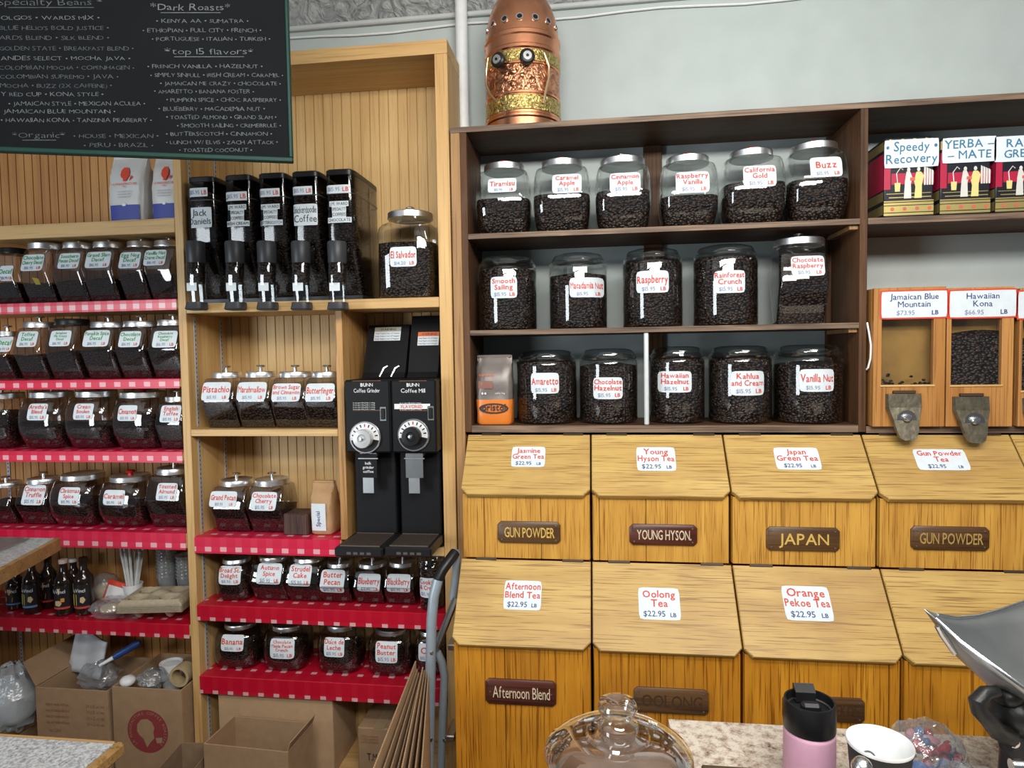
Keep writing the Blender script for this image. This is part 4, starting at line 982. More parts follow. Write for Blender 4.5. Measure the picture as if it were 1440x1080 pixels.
    # slide lever
    P = at(541 if not orange else 557, 522, 2.16); B().tube([(P.x-.012, 2.14, zh1+.008), (P.x, 2.15, P.z+.01), (P.x+.012, 2.155, P.z+.018)], [.004, .0055, .004], 8).obj('slide_lever', steel, root)
    # drip tray with grating
    yt = onz((dial[0]), 769, zt+.05).y; zr = zt+.04
    b = B().box(x0-.002, x1+.0, yt, 2.150, zr-.025, zr+.006, 0, .005)
    nb = 22
    for k in range(nb):
        xx = x0+.016+(x1-x0-.032)*k/(nb-1); b.box(xx-.0011, xx+.0011, yt+.016, 2.138, zr+.006, zr+.009, 1, 0)
    for yy in (yt+.014, 2.139): b.box(x0+.013, x1-.013, yy-.002, yy+.002, zr+.006, zr+.010, 1, .0005)
    for k in range(4): b.box(x0+.04+k*.022, x0+.054+k*.022, yt-.0008, yt, zr-.016, zr-.008, 1, 0)
    b.obj('drip_tray', [black_pl, plain('tray_grid', (.13, .10, .085), .5, .5)], root)
gx0, gx1, gx2 = at(484, 560, 2.09).x, at(549, 560, 2.09).x, -.5235
clear_knob = plain('frosted_knob', (.55, .56, .56), .25, .3)
grinder('black coffee grinder with frosted dial knob beside the partition board', gx0, gx1-.0012, 511, 570, 457, (525.6, 460, 564.5, 479.5), 'Coffee Grinder', (514.3, 615, 24), clear_knob, 519, (539, 582), False)
grinder('black coffee grinder with black dial knob beside the pine side panel', gx1+.0012, gx2, 574, 616, 444, (587, 466.6, 621, 486), 'Coffee Mill', (582, 611.7, 24), black_pl, 583.5, (606, 581), True)

# ------------------------------------------------------------------ chalkboard
BR = at(412, 228, 1.5); BL = onz(0, 213, BR.z); dB = (BR-BL); dB.z = 0; dB.normalize(); nB = Vector((dB.y, -dB.x, 0))
if nB.y > 0: nB = -nB
cbw, cbh = 1.25, .78
slate = plain('slate_board', (.0055, .0066, .008), .75, 0, .08, var=.12, bscale=5)
green_f = plain('green_frame', (.006, .032, .024), .5, 0, .2)
MB_ = Matrix((dB, -nB, Vector((0, 0, 1)))).transposed().to_4x4(); MB_.translation = BR-dB*cbw
cbd = thing('chalkboard', 'large black chalkboard with green frame and handwritten coffee lists, hung from the ceiling', 'chalkboard', BR-dB*cbw*.5)
b = B(); b.M = MB_; b.box(.005, cbw-.005, .004, .014, .005, cbh-.005, 0, .001); b.obj('board', slate, cbd)
b = B(); b.M = MB_
for (xa, xb, za, zb) in ((0, cbw, 0, .011), (0, cbw, cbh-.011, cbh), (0, .008, .011, cbh-.011), (cbw-.008, cbw, .011, cbh-.011)): b.box(xa, xb, -.002, .016, za, zb, 0, .002)
b.obj('frame', green_f, cbd)
b = B()
for fx in (.15, .85):
    p = MB_ @ Vector((cbw*fx, .008, cbh)); b.tube([p, (p.x, p.y, 3.05)], .003, 6)
b.obj('hanging_chain', steel, cbd)
def onboard(px, py):
    d = ray(px, py); t = (BR-CAM).dot(nB)/d.dot(nB); P = CAM+d*t; return (P-BR).dot(dB), P.z
chalk = plain('chalk', (.105, .115, .118), .9, var=.2, bscale=60); chalk_f = plain('faint_chalk', (.058, .065, .068), .9, var=.25, bscale=60)
CH = {}
Z7, Z8 = 4.6955, 4.6955
def chalk_line(s, xa, xb, y, off=0, cap=27, faint=False, ul=False, stretch=True, bold=-.012, tilt=0):
    y0 = (y+cap/2)/Z7; ua, za = onboard(xa/Z7+off, y0); ub, zb = onboard(xb/Z7+off, y0+tilt)
    bb = CH.setdefault((('organic' if xa >= 75 and y > 880 else ('blends_heading' if y < 50 else 'blends' + ('' if y < 330 else '_middle' if y < 590 else '_lower'))) if off == 0 else ('dark_roasts' if y < 300 else 'flavors')) + ('_faint' if faint and not (y > 880) else '') + '_lettering', B()); k = (zb-za)/max(ub-ua, 1e-6)
    h = cap/Z7*1.45/FPX
    f = lambda u, v: BR+dB*u+Vector((0, 0, v+k*(u-ua)-BR.z))-nB*.0034
    bb.text(s, ua, ub, za, h, f, 0, 'l', bold, .10, stretch)
    if ul: bb.add([f(ua+.02, za-.006), f(ub-.02, za-.006), f(ub-.02, za-.0045), f(ua+.02, za-.0045)], [(0,1,2,3)], 0)
for s, xa, xb, y in [('OLGOS • WARDS MIX •', 0, 655, 112), ("BLUE HELIO'S BOLD JUSTICE •", -10, 715, 180), ('ARDS BLEND • SILK BLEND •', -10, 715, 245), ('GOLDEN STATE • BREAKFAST BLEND •', -10, 880, 315), ('ANDES SELECT • MOCHA JAVA •', 0, 858, 380), ('COLOMBIAN MOCHA • COPENHAGEN •', -10, 882, 442),
    ('COLOMBIAN SUPREMO • JAVA •', -5, 778, 502), ('MOCHA • BUZZ (2X CAFFEINE) •', -5, 735, 562), ('Y RED CUP • KONA STYLE •', 0, 680, 618), ('• JAMAICAN STYLE • MEXICAN ACULEA •', 50, 955, 680), ('JAMAICAN BLUE MOUNTAIN •', 18, 760, 732), ('• HAWAIIAN KONA • TANZINIA PEABERRY •', 0, 1000, 790)]:
    chalk_line(s, xa, xb, y, 0, 26, xa < 0)
chalk_line('Specialty Beans *', -20, 680, 8, 0, 40, True, True); chalk_line('*Organic*', 75, 430, 888, 0, 36, True, True); chalk_line('• HOUSE • MEXICAN •', 480, 1045, 895, 0, 26, True); chalk_line('• PERU • BRAZIL •', 550, 1010, 955, 0, 26, True)
for s, xa, xb, y in [('• KENYA AA • SUMATRA •', 90, 700, 133), ('• ETHIOPIAN • FULL CITY • FRENCH •', 0, 785, 195), ('• PORTUGUESE • ITALIAN • TURKISH •', 60, 845, 252), ('• FRENCH VANILLA • HAZELNUT •', 30, 795, 433), ('• SIMPLY SINFULL • IRISH CREAM • CARAMEL •', 50, 930, 492), ('• JAMAICAN ME CRAZY • CHOCOLATE •', 115, 915, 547),
    ('• AMARETTO • BANANA FOSTER •', 75, 735, 600), ('• PUMPKIN SPICE • CHOC. RASPBERRY •', 155, 915, 656), ('• BLUEBERRY • MACADEMIA NUT •', 105, 810, 715), ('• TOASTED ALMOND • GRAND SLAM •', 155, 885, 770), ('• SMOOTH SAILING • CREMEBRULE •', 225, 915, 825), ('• BUTTERSCOTCH • CINNAMON •', 155, 855, 880), ('• LUNCH W/ ELVIS • ZACH ATTACK •', 155, 895, 936), ('• TOASTED COCONUT •', 240, 725, 987)]:
    chalk_line(s, xa, xb, y, 200, 26)
chalk_line('*Dark Roasts*', 55, 575, 42, 200, 42, ul=True, bold=-.004); chalk_line('*top 15 flavors*', 145, 730, 335, 200, 40, ul=True)
for nm_, bb_ in CH.items(): bb_.obj(nm_, chalk_f if 'faint' in nm_ or 'organic' in nm_ else chalk, cbd, recalc=False)

# ------------------------------------------------------------------ coffee bags
def bag(name, label, cat, x, y, z, w, d, h, mats, deco=None, group=None, split=None, lean=0, fold=True):
    root = thing(name, label, cat, (x, y, z), group)
    tab = [(0, .92, .90), (.03, .98, .98), (.25, 1, 1), (.6, .99, .92), (.8, .98, .62), (.92, .97, .26), (1, .96, .10)]
    rnd_ = random.Random(int(x*1000))
    def rg(t):
        a, c = interp(tab, t); out = []
        for p in ring((x+lean*t*h, y), z+.001+t*h, w/2*a, d/2*c, 5, 28):
            out.append(p+Vector((rnd_.uniform(-1, 1)*.0018, rnd_.uniform(-1, 1)*.003*(t > .3), 0)))
        return out
    ts = [0, .03, .15, .25, .36, .42, .5, .6, .7, .8, .86, .92, 1]
    rings = [rg(t) for t in ts]; b = B()
    if split:
        k = min(range(len(ts)), key=lambda i: abs(ts[i]-split)); b.loft(rings[:k+1], 1, True, True, False); b.loft(rings[k:], 0, True, False, True)
    else: b.loft(rings, 0, True)
    if fold: b.box(x+lean*h-w*.46, x+lean*h+w*.46, y-d*.10, y+d*.06, z+h*.965, z+h*1.012, 0, .002)
    b.obj('bag_body', mats[:2] if split else mats[0], root)
    def S(u, t, o=.0035):
        a, c = interp(tab, t); k = max(1-min(abs(u)/(w/2*a), .98)**5, .02)**.2
        return Vector((x+lean*t*h+u, y-d/2*c*k-o, z+.001+t*h))
    if deco: deco(root, S, w, h)
    return root
white_foil = plain('white_foil', (.62, .61, .59), .35, .1, bump=.25, bscale=14)
blue_p = plain('blue_print', (.03, .045, .30), .5); red_p = plain('red_print', (.66, .06, .03), .5)
def deco_white(root, S, w, h):
    b = B()
    b.grid(lambda a, c: S((a-.5)*w*.80, .03+.22*c), 6, 3, 0)
    for i, (s, t, cp) in enumerate((('LA MANUFACTURE', .545, .008), ('DE', .51, .006))): b.text(s, -w*.36, w*.36, 0, cp, lambda u, v, t=t: S(u, t+v/h, .0042), 1, 'c', .004)
    for t in (.44, .40, .36): b.text('torrefaction cafe', -w*.30, w*.30, 0, .005, lambda u, v, t=t: S(u, t+v/h, .0042), 2, 'c')
    head = [(-.02, .60), (.06, .60), (.10, .66), (.13, .70), (.11, .77), (.05, .82), (-.05, .82), (-.11, .77), (-.12, .70), (-.08, .66), (-.03, .64)]
    b.add([S(q[0]*w, q[1], .0042) for q in head], [tuple(range(len(head)))], 1)
    b.add([S(q[0]*w, q[1], .0042) for q in ((.14, .60), (.24, .66), (.17, .69))], [(0, 1, 2)], 1)
    b.add([S(.06*w*math.cos(a*PI/4), .25+.02*math.sin(a*PI/4), .0045) for a in range(8)], [tuple(range(8))], 3)
    b.obj('print', [blue_p, red_p, ink_price, white_pl], root, recalc=False)
ZT = 2.0475
P = at(184, 300, 2.22); bag('coffee_bag', 'white coffee bag with red emblem standing clear on the top pine shelf', 'coffee bag', P.x, 2.235, ZT, .142, .09, at(184, 222, 2.235).z-ZT, [white_foil], deco_white, 'white coffee bags')
P = at(243, 300, 2.22); bag('coffee_bag', 'white coffee bag half hidden by the pine divider on the top shelf', 'coffee bag', -1.527, 2.235, ZT, .116, .09, at(243, 221, 2.235).z-ZT, [white_foil], deco_white, 'white coffee bags')
def deco_orange(root, S, w, h):
    b = B()
    ov = [(S(.40*w*math.cos(a*PI/12), .235+.075*math.sin(a*PI/12), .004)) for a in range(24)]; iv = [(S(.34*w*math.cos(a*PI/12)+.012*w, .235+.055*math.sin(a*PI/12), .004)) for a in range(24)]
    b.add(ov+iv, [(i, (i+1) % 24, 24+(i+1) % 24, 24+i) for i in range(24)], 0)
    b.text('oristol', -w*.31, w*.33, 0, .022, lambda u, v: S(u, .205+v/h, .0045), 0, 'c', .02)
    b.grid(lambda a, c: S(-w*.42+a*w*.40, .52+.11*c, .004), 2, 2, 1); b.text('espresso', -w*.40, w*.12, 0, .010, lambda u, v: S(u, .70+v/h, .004), 2, 'l', .01)
    b.text('caffe 1 kg', -w*.05, w*.40, 0, .006, lambda u, v: S(u, .44+v/h, .004), 3, 'c')
    for q in (-.30, -.22): b.add([S((q+.03*math.cos(a*PI/3))*w, .45+.018*math.sin(a*PI/3), .004) for a in range(6)], [tuple(range(6))], 3)
    b.obj('print', [ink_black, plain('brown_print', (.22, .09, .06), .5), plain('orange_text', (.62, .15, .05), .5), white_pl], root, recalc=False)
P = at(697, 590, 2.21); bag('coffee_bag', 'orange and grey coffee bag on the bottom dark shelf beside the Amaretto canister', 'coffee bag', P.x, 2.215, 1.3125, .125, .085, at(697, 500, 2.215).z-1.3125, [plain('grey_foil', (.17, .145, .13), .35, .2, bump=.3, bscale=18), plain('orange_foil', (.72, .20, .03), .35, bump=.2, bscale=14)], deco_orange, split=.36)
def deco_kraft(root, S, w, h):
    b = B(); b.grid(lambda a, c: S((a-.62)*w*.62, .08+.52*c), 4, 4, 0)
    b.text('Special', 0, h*.36, -.006, .014, lambda u, v: S(-w*.08-v, .16+u/h, .0045), 1, 'l', .01, .06); b.obj('label', [paper, ink_blue], root, recalc=False)
P = at(459, 740, 2.24); bag('coffee_bag', 'brown paper coffee bag with white label beside the dark wooden block', 'coffee bag', P.x-.002, 2.25, .9158, .086, .10, at(459, 676, 2.25).z-.9158, [kraft], deco_kraft, lean=-.03)
P = at(421, 745, 2.22); zb_ = .9155
tag(B().box(P.x-.046, P.x+.046, 2.19, 2.28, zb_, at(421, 722, 2.20).z, ch=.004).obj('wooden_block', wood('dark_block', (.10, .048, .035), (.045, .022, .018), 'z', .6, 14, .6)), 'dark brown wooden block between the Chocolate Cherry jar and the paper bag', 'block')

# ------------------------------------------------------------------ syrup shelf
syr = plain('dark_syrup_glass', (.020, .012, .009), .08, 0, .6); blk_lab = plain('black_label', (.012, .012, .014), .4)
amber = plain('caramel_print', (.66, .27, .05), .5); yel_p = plain('yellow_print', (.62, .55, .10), .5); tan_p = plain('nut_print', (.60, .45, .25), .5); blu_p = plain('light_blue_print', (.10, .22, .45), .5); rose_p = plain('rose_print', (.50, .06, .05), .5)
def bottle(label, px, ytop, Y, w, cap, band, art, hz=.594):
    P = at(px, 840, Y); r = w/2; h = at(px, ytop, Y).z-hz; x, z0 = P.x, hz+.0015
    root = thing('syrup_bottle', label, 'bottle', (x, Y, hz), 'dark syrup bottles')
    pf = [(r*.9, 0), (r, .004), (r, h*.60), (r*.92, h*.66), (r*.55, h*.74), (r*.40, h*.80), (r*.38, h*.93), (r*.42, h*.935), (r*.42, h*.95), (.001, h*.95)]
    B().lathe(pf, (x, Y, z0), 24).obj('bottle_body', syr, root)
    B().lathe([(r*.46, h*.93), (r*.46, h*.995), (r*.42, h), (.001, h)], (x, Y, z0), 16).obj('cap', cap, root)
    S = lambda u, v, o=.0008: Vector((x+(r+o)*math.sin(u/r), Y-(r+o)*math.cos(u/r), z0+v*h))
    b = B(); b.grid(lambda a, c: S((a-.5)*r*2.4, .13+.42*c), 12, 2, 0)
    b.grid(lambda a, c: S((a-.5)*r*2.4, .13+.035*c, .0012), 12, 1, 1)
    D_ = lambda pts, mi: b.add([S(u*r, v, .0018) for u, v in pts], [tuple(range(len(pts)))], mi)
    if art == 'drip': D_([(-1, .555), (1, .555), (.9, .52), (.25, .50), (.15, .38), (.05, .36), (-.05, .38), (-.15, .50), (-.9, .525)], 2); D_([(-.5, .20), (.4, .20), (.45, .31), (-.45, .32)], 2)
    elif art == 'yellow': D_([(-1, .46), (1, .54), (1, .555), (-1, .555)], 3); D_([(-.7, .18), (-.1, .18), (-.1, .38), (-.7, .38)], 3); D_([(.25, .25), (.55, .22), (.8, .28), (.6, .34), (.3, .33)], 4)
    else: D_([(-.9, .555), (.9, .555), (.3, .50), (.2, .40), (.1, .40), (0, .50)], 4); D_([(-.3, .20), (.2, .18), (.45, .24), (.2, .29), (-.25, .28)], 4); D_([(.3, .26), (.7, .26), (.7, .33), (.35, .33)], 2)
    b.text('DaVinci', -r*.8, r*.8, 0, .013, lambda u, v: S(u, .42+v/h, .0022), 5, 'c', .01, .05)
    b.obj('label', [blk_lab, band, amber, yel_p, tan_p, white_pl], root, recalc=False); return root
bottle('syrup bottle with caramel drip label, outermost by the left photo edge', 23, 797, 2.235, .064, black_pl, blu_p, 'drip')
bottle('syrup bottle with yellow label and pale blue stripe, gold cap', 46, 786, 2.20, .062, plain('gold_cap', (.40, .30, .08), .4, .4), blu_p, 'yellow')
bottle('syrup bottle with caramel drip label between two yellow and white capped ones', 69, 780, 2.255, .060, black_pl, rose_p, 'drip')
bottle('syrup bottle with white and red cap and nut picture', 91, 787, 2.20, .066, plain('rosy_white_cap', (.66, .50, .46), .5), rose_p, 'nut')
bottle('syrup bottle with yellow label nearest the bread bag', 119, 784, 2.21, .066, syr, rose_p, 'yellow')
bottle('dark syrup bottle at the back behind the white capped one', 105, 786, 2.30, .062, white_pl, rose_p, 'nut')
zl5 = .5955
def at5(px, py, Y): return at(px, py, Y)
# bread bag
P = at(147, 815, 2.31); b = B(); b.blob((P.x, 2.31, zl5+.062), (.055, .05, .060), 0, 14, 9, .05)
root = thing('bread_bag', 'clear bag of beige rolls at the back of the syrup shelf', 'bag', (P.x, 2.31, zl5)); b.obj('film', film, root)
b = B(); b.blob((P.x-.006, 2.31, zl5+.042), (.044, .036, .036), 0, 10, 7, .05); b.obj('roll', plain('bread', (.50, .40, .24), .8, var=.15), root)
# red and white packet
P = at(161, 855, 2.27); b = B(); b.M = Matrix.Translation((P.x, 2.27, zl5+.012)) @ Matrix.Rotation(math.radians(-14), 4, 'X') @ Matrix.Rotation(math.radians(12), 4, 'Y')
b.box(-.055, .055, -.006, .006, 0, .085, 0, .003); b.box(-.043, .043, -.0068, -.006, .012, .066, 1, 0); tag(b.obj('packet', [red_p, white_pl]), 'red and white packet leaning behind the clear clamshell box', 'packet')
# wrapped straws in a cup
P = at(188, 850, 2.30)
root = thing('straw_cup', 'small white cup holding wrapped straws on the syrup shelf', 'cup', (P.x, 2.30, zl5))
B().lathe([(.026, 0), (.036, .085), (.034, .085), (.025, .003), (.001, .003)], (P.x, 2.30, zl5), 20, cap0=True, cap1=False).obj('cup_body', white_pl, root)
straw_m = plain('paper_straw_wrap', (.62, .63, .62), .7)
for k in range(14):
    a = k*2.4; rr = .004+.016*((k*7) % 5)/5; tip = Vector((.062*math.cos(a)*(.4+.6*((k*3) % 4)/3), .04*math.sin(a), .20+.02*((k*5) % 3)))
    p0 = Vector((P.x+rr*math.cos(a)*.6, 2.30+rr*math.sin(a)*.6, zl5+.006)); p1 = Vector((P.x, 2.30, zl5))+tip
    tag(B().tube([p0, p0.lerp(p1, .5), p1], .0052, 6).obj('wrapped_straw', straw_m), 'white paper-wrapped straw standing in the cup on the syrup shelf', 'straw', 'wrapped straws in the cup')
# clear cups, nested
cup_m = clear('clear_cup', (.92, .94, .95), .16, .9, 2.0, .06, milk=.14)
for px, Y, n, nm in ((237, 2.358, 9, 'taller stack of nested clear plastic cups, beside the straws'), (262, 2.355, 7, 'shorter stack of nested clear plastic cups against the pine divider')):
    P = at(px, 820, Y)
    P.x = at(235, 800, 2.358).x + (0 if px == 237 else .086)
    for k in range(n):
        zz = zl5+.0005+.0135*k; r0, r1 = .026, .038
        b = B(); b.lathe([(.001, 0), (r0, 0), (r1, .10), (r1+.003, .101), (r1+.003, .105), (r1-.0005, .105), (r1-.0012, .10), (r0-.0012, .0012), (.001, .0012)], (P.x, Y, zz), 20)
        tag(b.obj('plastic_cup', cup_m), 'clear plastic cup in the '+nm, 'cup', 'clear cups in the '+nm.split(' ')[0]+' stack')
# clamshell
P0 = at(153, 862, 2.185); root = thing('clamshell_box', 'clear clamshell food box holding a beige roll beside the cup carriers', 'food box', (P0.x, 2.2, zl5))
b = B(); rr = [ring((P0.x, 2.20), zl5+.001+q, hx, hy, 6, 28) for q, hx, hy in ((0, .045, .04), (.03, .058, .052), (.032, .062, .056), (.036, .062, .056), (.055, .050, .044), (.06, .04, .034))]
b.loft(rr, 0, True); b.obj('shell', film, root); b = B(); b.blob((P0.x, 2.20, zl5+.026), (.043, .038, .022), 0, 12, 7, .05); b.obj('roll', plain('beige_roll', (.50, .38, .23), .8, var=.12), root)
# moulded pulp cup carriers
pulp = plain('moulded_pulp', (.40, .33, .23), .9, var=.08, bump=.35, bscale=90)
Pc = at(211, 858, 2.16)
for k in range(4):
    b = B(); zz = zl5+.040+.0066*k; hw, hd = .118, .082
    def hgt(u, v):
        z_ = 0.022
        for cx in (-.056, .056):
            for cyy in (-.038, .038):
                q = math.hypot(u-cx, v-cyy)/.032
                if q < 1: z_ -= .058*(1-q**2)
        q = math.hypot(u, v)/.03
        if q < 1: z_ += .012*(1-q*q)
        e = max(abs(u)/hw, abs(v)/hd)
        if e > .9: z_ -= .024*((e-.9)/.1)
        return z_
    M = Matrix.Translation((Pc.x-.004, 2.222, zz)) @ Matrix.Rotation(math.radians(9), 4, 'Z'); b.M = M
    b.grid(lambda a, c: ((a-.5)*2*hw, (c-.5)*2*hd, hgt((a-.5)*2*hw, (c-.5)*2*hd)), 36, 26)
    o = b.obj('cup_carrier', pulp, recalc=False)
    sm_ = o.modifiers.new('thickness', 'SOLIDIFY'); sm_.thickness = .0011; sm_.offset = 0
    tag(o, 'moulded pulp four-cup carrier %s of the stack on the syrup shelf' % ('at the bottom', 'second from the bottom', 'second from the top', 'on top')[k], 'cup carrier', 'stack of pulp cup carriers')

# ------------------------------------------------------------------ boxes on the floor
ZB = .0605
ROOT = [None]
def open_box(label, x0, x1, y0, y1, z0, z1, mt, rot=0, flaps=(), t=.005, group=None, name='cardboard_box', printer=None):
    cx, cyy = (x0+x1)/2, (y0+y1)/2
    root = thing(name, label, 'box', (cx, cyy, z0), group)
    M = Matrix.Translation((cx, cyy, 0)) @ Matrix.Rotation(math.radians(rot), 4, 'Z') @ Matrix.Translation((-cx, -cyy, 0))
    b = B(); b.M = M
    b.box(x0, x1, y0, y0+t, z0, z1, 0, .001); b.box(x0, x1, y1-t, y1, z0, z1, 0, .001); b.box(x0, x0+t, y0+t, y1-t, z0, z1, 0, .001); b.box(x1-t, x1, y0+t, y1-t, z0, z1, 0, .001); b.box(x0+t, x1-t, y0+t, y1-t, z0, z0+t, 0, 0)
    b.obj('box_body', mt, root)
    for sd, ln, ang in flaps:
        b = B(); a = math.radians(ang); c_, s_ = math.cos(a), math.sin(a)
        if sd in 'fb':
            y = y0 if sd == 'f' else y1; sg = -1 if sd == 'f' else 1
            q = [(y, z1+.0015), (y+sg*ln*c_, z1+.0015+ln*s_), (y+sg*ln*c_-sg*t*s_*.8, z1+.0015+ln*s_+t*c_*.8), (y-sg*t*s_*.8, z1+.0015+t*c_*.8)]
            b.M = M; b.prism(q, 'x', x0+.002, x1-.002)
        else:
            x = x0 if sd == 'l' else x1; sg = -1 if sd == 'l' else 1
            q = [(x, z1+.0015), (x+sg*ln*c_, z1+.0015+ln*s_), (x+sg*ln*c_-sg*t*s_*.8, z1+.0015+ln*s_+t*c_*.8), (x-sg*t*s_*.8, z1+.0015+t*c_*.8)]
            b.M = M; b.prism(q, 'y', y0+.002, y1-.002)
        b.obj('flap', mt, root)
    if printer:
        ROOT[0] = root; b = B(); b.M = M; mats = printer(b, lambda u, v, o=.001: Vector((x0+u, y0-o, z0+v)), x1-x0, z1-z0); b.obj('print', mats, root, recalc=False)
    return root
faded = plain('faded_red_print', (.26, .10, .065), .8); emb_red = plain('box_emblem_red', (.25, .035, .035), .8)
def pr_a(b, F, w, h):
    for k in range(4): b.text('24 x 12 oz net', w*.70, w*.95, h*(.78-.075*k), .012, F, 0, 'l')
    b.obj('lettering', faded, ROOT[0], recalc=False); b.__init__()
    for k in range(4): b.text('keep dry handle with care', w*.14, w*.46, h*(.78-.075*k), .012, F, 0, 'l')
    for k in range(3): b.text('lot 2204', w*.18, w*.34, h*(.45-.1*k), .012, F, 0, 'l')
    return [faded]
xa, xb = at(51, 1000, 2.10).x, at(152, 1000, 2.10).x; ya_, yb2 = 2.10, 2.36
ztA = at(100, 969, 2.10).z
open_box('open cardboard box of white plastic bags with faded printing on its front', xa, xb, ya_, yb2, ZB, ztA, card_m, 0, (('l', .10, 62),), printer=pr_a)
def pr_b(b, F, w, h):
    cx, cz, r = w*.50, h*.50, .079
    D = lambda q: (cx+q[0]*r, cz+q[1]*r)
    oc = [(math.cos(a*PI/20), math.sin(a*PI/20)) for a in range(40)]
    b.add([F(*D(q)) for q in oc], [tuple(range(40))], 0)
    head = [(-.05, -.75), (.12, -.50), (.32, -.30), (.28, -.05), (.34, .20), (.22, .45), (.0, .58), (-.30, .54), (-.50, .30), (-.52, .0), (-.40, -.20), (-.22, -.34)]
    b.add([F(*D(q), .0016) for q in head], [tuple(range(len(head)))], 1); b.add([F(*D(q), .0016) for q in ((.38, -.28), (.72, -.24), (.66, -.50), (.44, -.52))], [(0,1,2,3)], 1)
    s = 'LA MANUFACTURE COFFEE ROASTERS'
    for i, ch in enumerate(s):
        if ch == ' ': continue
        a = math.radians(225-i*9.2)
        b.text(ch, -.006, .006, .0, .010, lambda u, v, a=a: F(cx+(r*.80+v)*math.cos(a)+u*math.sin(a), cz+(r*.80+v)*math.sin(a)-u*math.cos(a), .0016), 1, 'c')
    return [emb_red, card_m]
xa2, xb2 = at(157, 1000, 2.10).x+.004, at(259, 1000, 2.10).x
ztB = at(205, 968, 2.10).z
open_box('open cardboard box with round dark red emblem on its front', xa2, min(xb2, -1.475), 2.10, 2.37, ZB, ztB, card_m, 0, (), printer=pr_b)
# contents
b = B(); P = at(105, 945, 2.2); b.M = Matrix.Translation((P.x-.01, 2.22, ztA-.05)) @ Matrix.Rotation(math.radians(-22), 4, 'X') @ Matrix.Rotation(math.radians(8), 4, 'Y')
b.grid(lambda a, c: ((a-.5)*.165, .02*math.sin(a*5)+.03*(1-c), .035+c*.155*(1-.12*a)), 10, 8)
o = tag(b.obj('plastic_sheet', plain('white_sheet', (.55, .58, .62), .4)), 'white folded plastic sheet standing in the box with faded printing', 'plastic bag'); q = o.modifiers.new('thickness', 'SOLIDIFY'); q.thickness = .012
b = B(); P = at(140, 955, 2.2); b.blob((P.x-.01, 2.21, ztA-.005), (.07, .07, .05), 0, 16, 10, .22); tag(b.obj('plastic_bag', film), 'crumpled clear plastic bag under the blue brush handle', 'plastic bag')
P0, P1 = at(140, 936, 2.20), at(197, 903, 2.26)
b = B(); b.tube([P0, P0.lerp(P1, .35)], [.006, .008], 10, 1); b.tube([P0.lerp(P1, .35), P0.lerp(P1, .45), P0.lerp(P1, .9), P1], [.011, .013, .014, .010], 12, 0)
tag(b.obj('brush_handle', [plain('blue_handle', (.02, .06, .22), .35), white_pl]), 'blue brush handle sticking up out of the box with faded printing', 'brush')
b = B(); P = at(238, 940, 2.26); b.lathe([(.030, -.10), (.042, 0), (.042, .006), (.038, .006), (.036, -.002), (.001, -.002)], (P.x-.005, 2.28, P.z+.01), 22); tag(b.obj('paper_cup', white_pl), 'white tub in the box with the red emblem', 'cup')
b = B(); P = at(255, 955, 2.18)
b.lathe([(.028, -.024), (.038, -.024), (.038, .024), (.028, .024), (.028, -.024)], (min(P.x, -1.52), 2.19, ztB+.012), 26, axis='y', cap0=False, cap1=False)
tag(b.obj('tape_roll', plain('tan_tape', (.42, .32, .18), .5)), 'roll of tan packing tape on its edge in the box with the red emblem', 'tape')
b = B(); P = at(213, 960, 2.17); b.blob((P.x, 2.18, ztB-.005), (.050, .045, .034), 0, 14, 9, .25); tag(b.obj('plastic_bag', film), 'crumpled clear plastic in the box with the red emblem', 'plastic bag')
b = B(); P = at(180, 966, 2.15); b.blob((P.x, 2.15, ztB-.004), (.028, .028, .020), 0, 12, 8, .05); tag(b.obj('paper_napkin', white_pl), 'white crumpled napkin at the corner of the box with the red emblem', 'napkin')
b = B(); P = at(18, 1000, 2.16); b.blob((P.x-.02, 2.19, .265), (.10, .10, .125), 0, 26, 16, .11)
root = thing('stuffed_bag', 'greyish translucent plastic bag full of things beside the open boxes', 'bag', (P.x-.02, 2.19, .131)); b.obj('film', film2, root)
b = B(); b.blob((P.x-.025, 2.195, .25), (.08, .08, .10), 0, 14, 9, .12); b.obj('contents', plain('grey_contents', (.45, .46, .46), .8, var=.3), root)
open_box('small cardboard box under the greyish plastic bag', at(2, 1010, 2.10).x, at(48, 1010, 2.10).x-.008, 2.08, 2.30, ZB, .13, card_dk)
# little open box on the floor in front
open_box('small open kraft box in front of the emblem box', -1.42, -1.30, 1.86, 2.03, .0005, .235, card_dk, 6, (), .003)
# big boxes under the middle shelves
xc0, xc1 = at(308, 1010, 2.165).x, at(468, 1010, 2.165).x
open_box('large plain cardboard box under the lowest checked shelf', xc0, xc1, 2.165, 2.375, ZB, .342, card_lt, 0, (), .005)
xd0, xd1 = at(286, 1060, 1.93).x, at(408, 1060, 1.93).x
open_box('open cardboard box with its back flap standing up, in front of the large plain box', xd0, xd1, 1.93, 2.10, .0005, at(350, 1052, 1.93).z, card_m, -3, (('b', at(350, 1012, 2.11).z-at(350, 1052, 1.93).z, 86), ('r', .03, 70)), .005)
def pr_e(b, F, w, h):
    b.text('T.M.WARD', w*.22, w*.98, h*.32, .026, F, 0, 'l', .012)
    b.obj('brand_lettering', ink_black, root, recalc=False); b.__init__()
    for k in range(3): b.text('coffee company', w*.08, w*.5, h*(.80-.06*k), .010, F, 1, 'l')
    return [ink_black, faded]
xe0, xe1 = at(503, 1040, 2.175).x, at(562, 1040, 2.175).x
root = thing('cardboard_box', 'closed cardboard box printed T.M.WARD beside the flattened cardboard', 'box', ((xe0+xe1)/2, 2.2, ZB))
ze = at(525, 1024, 2.175).z
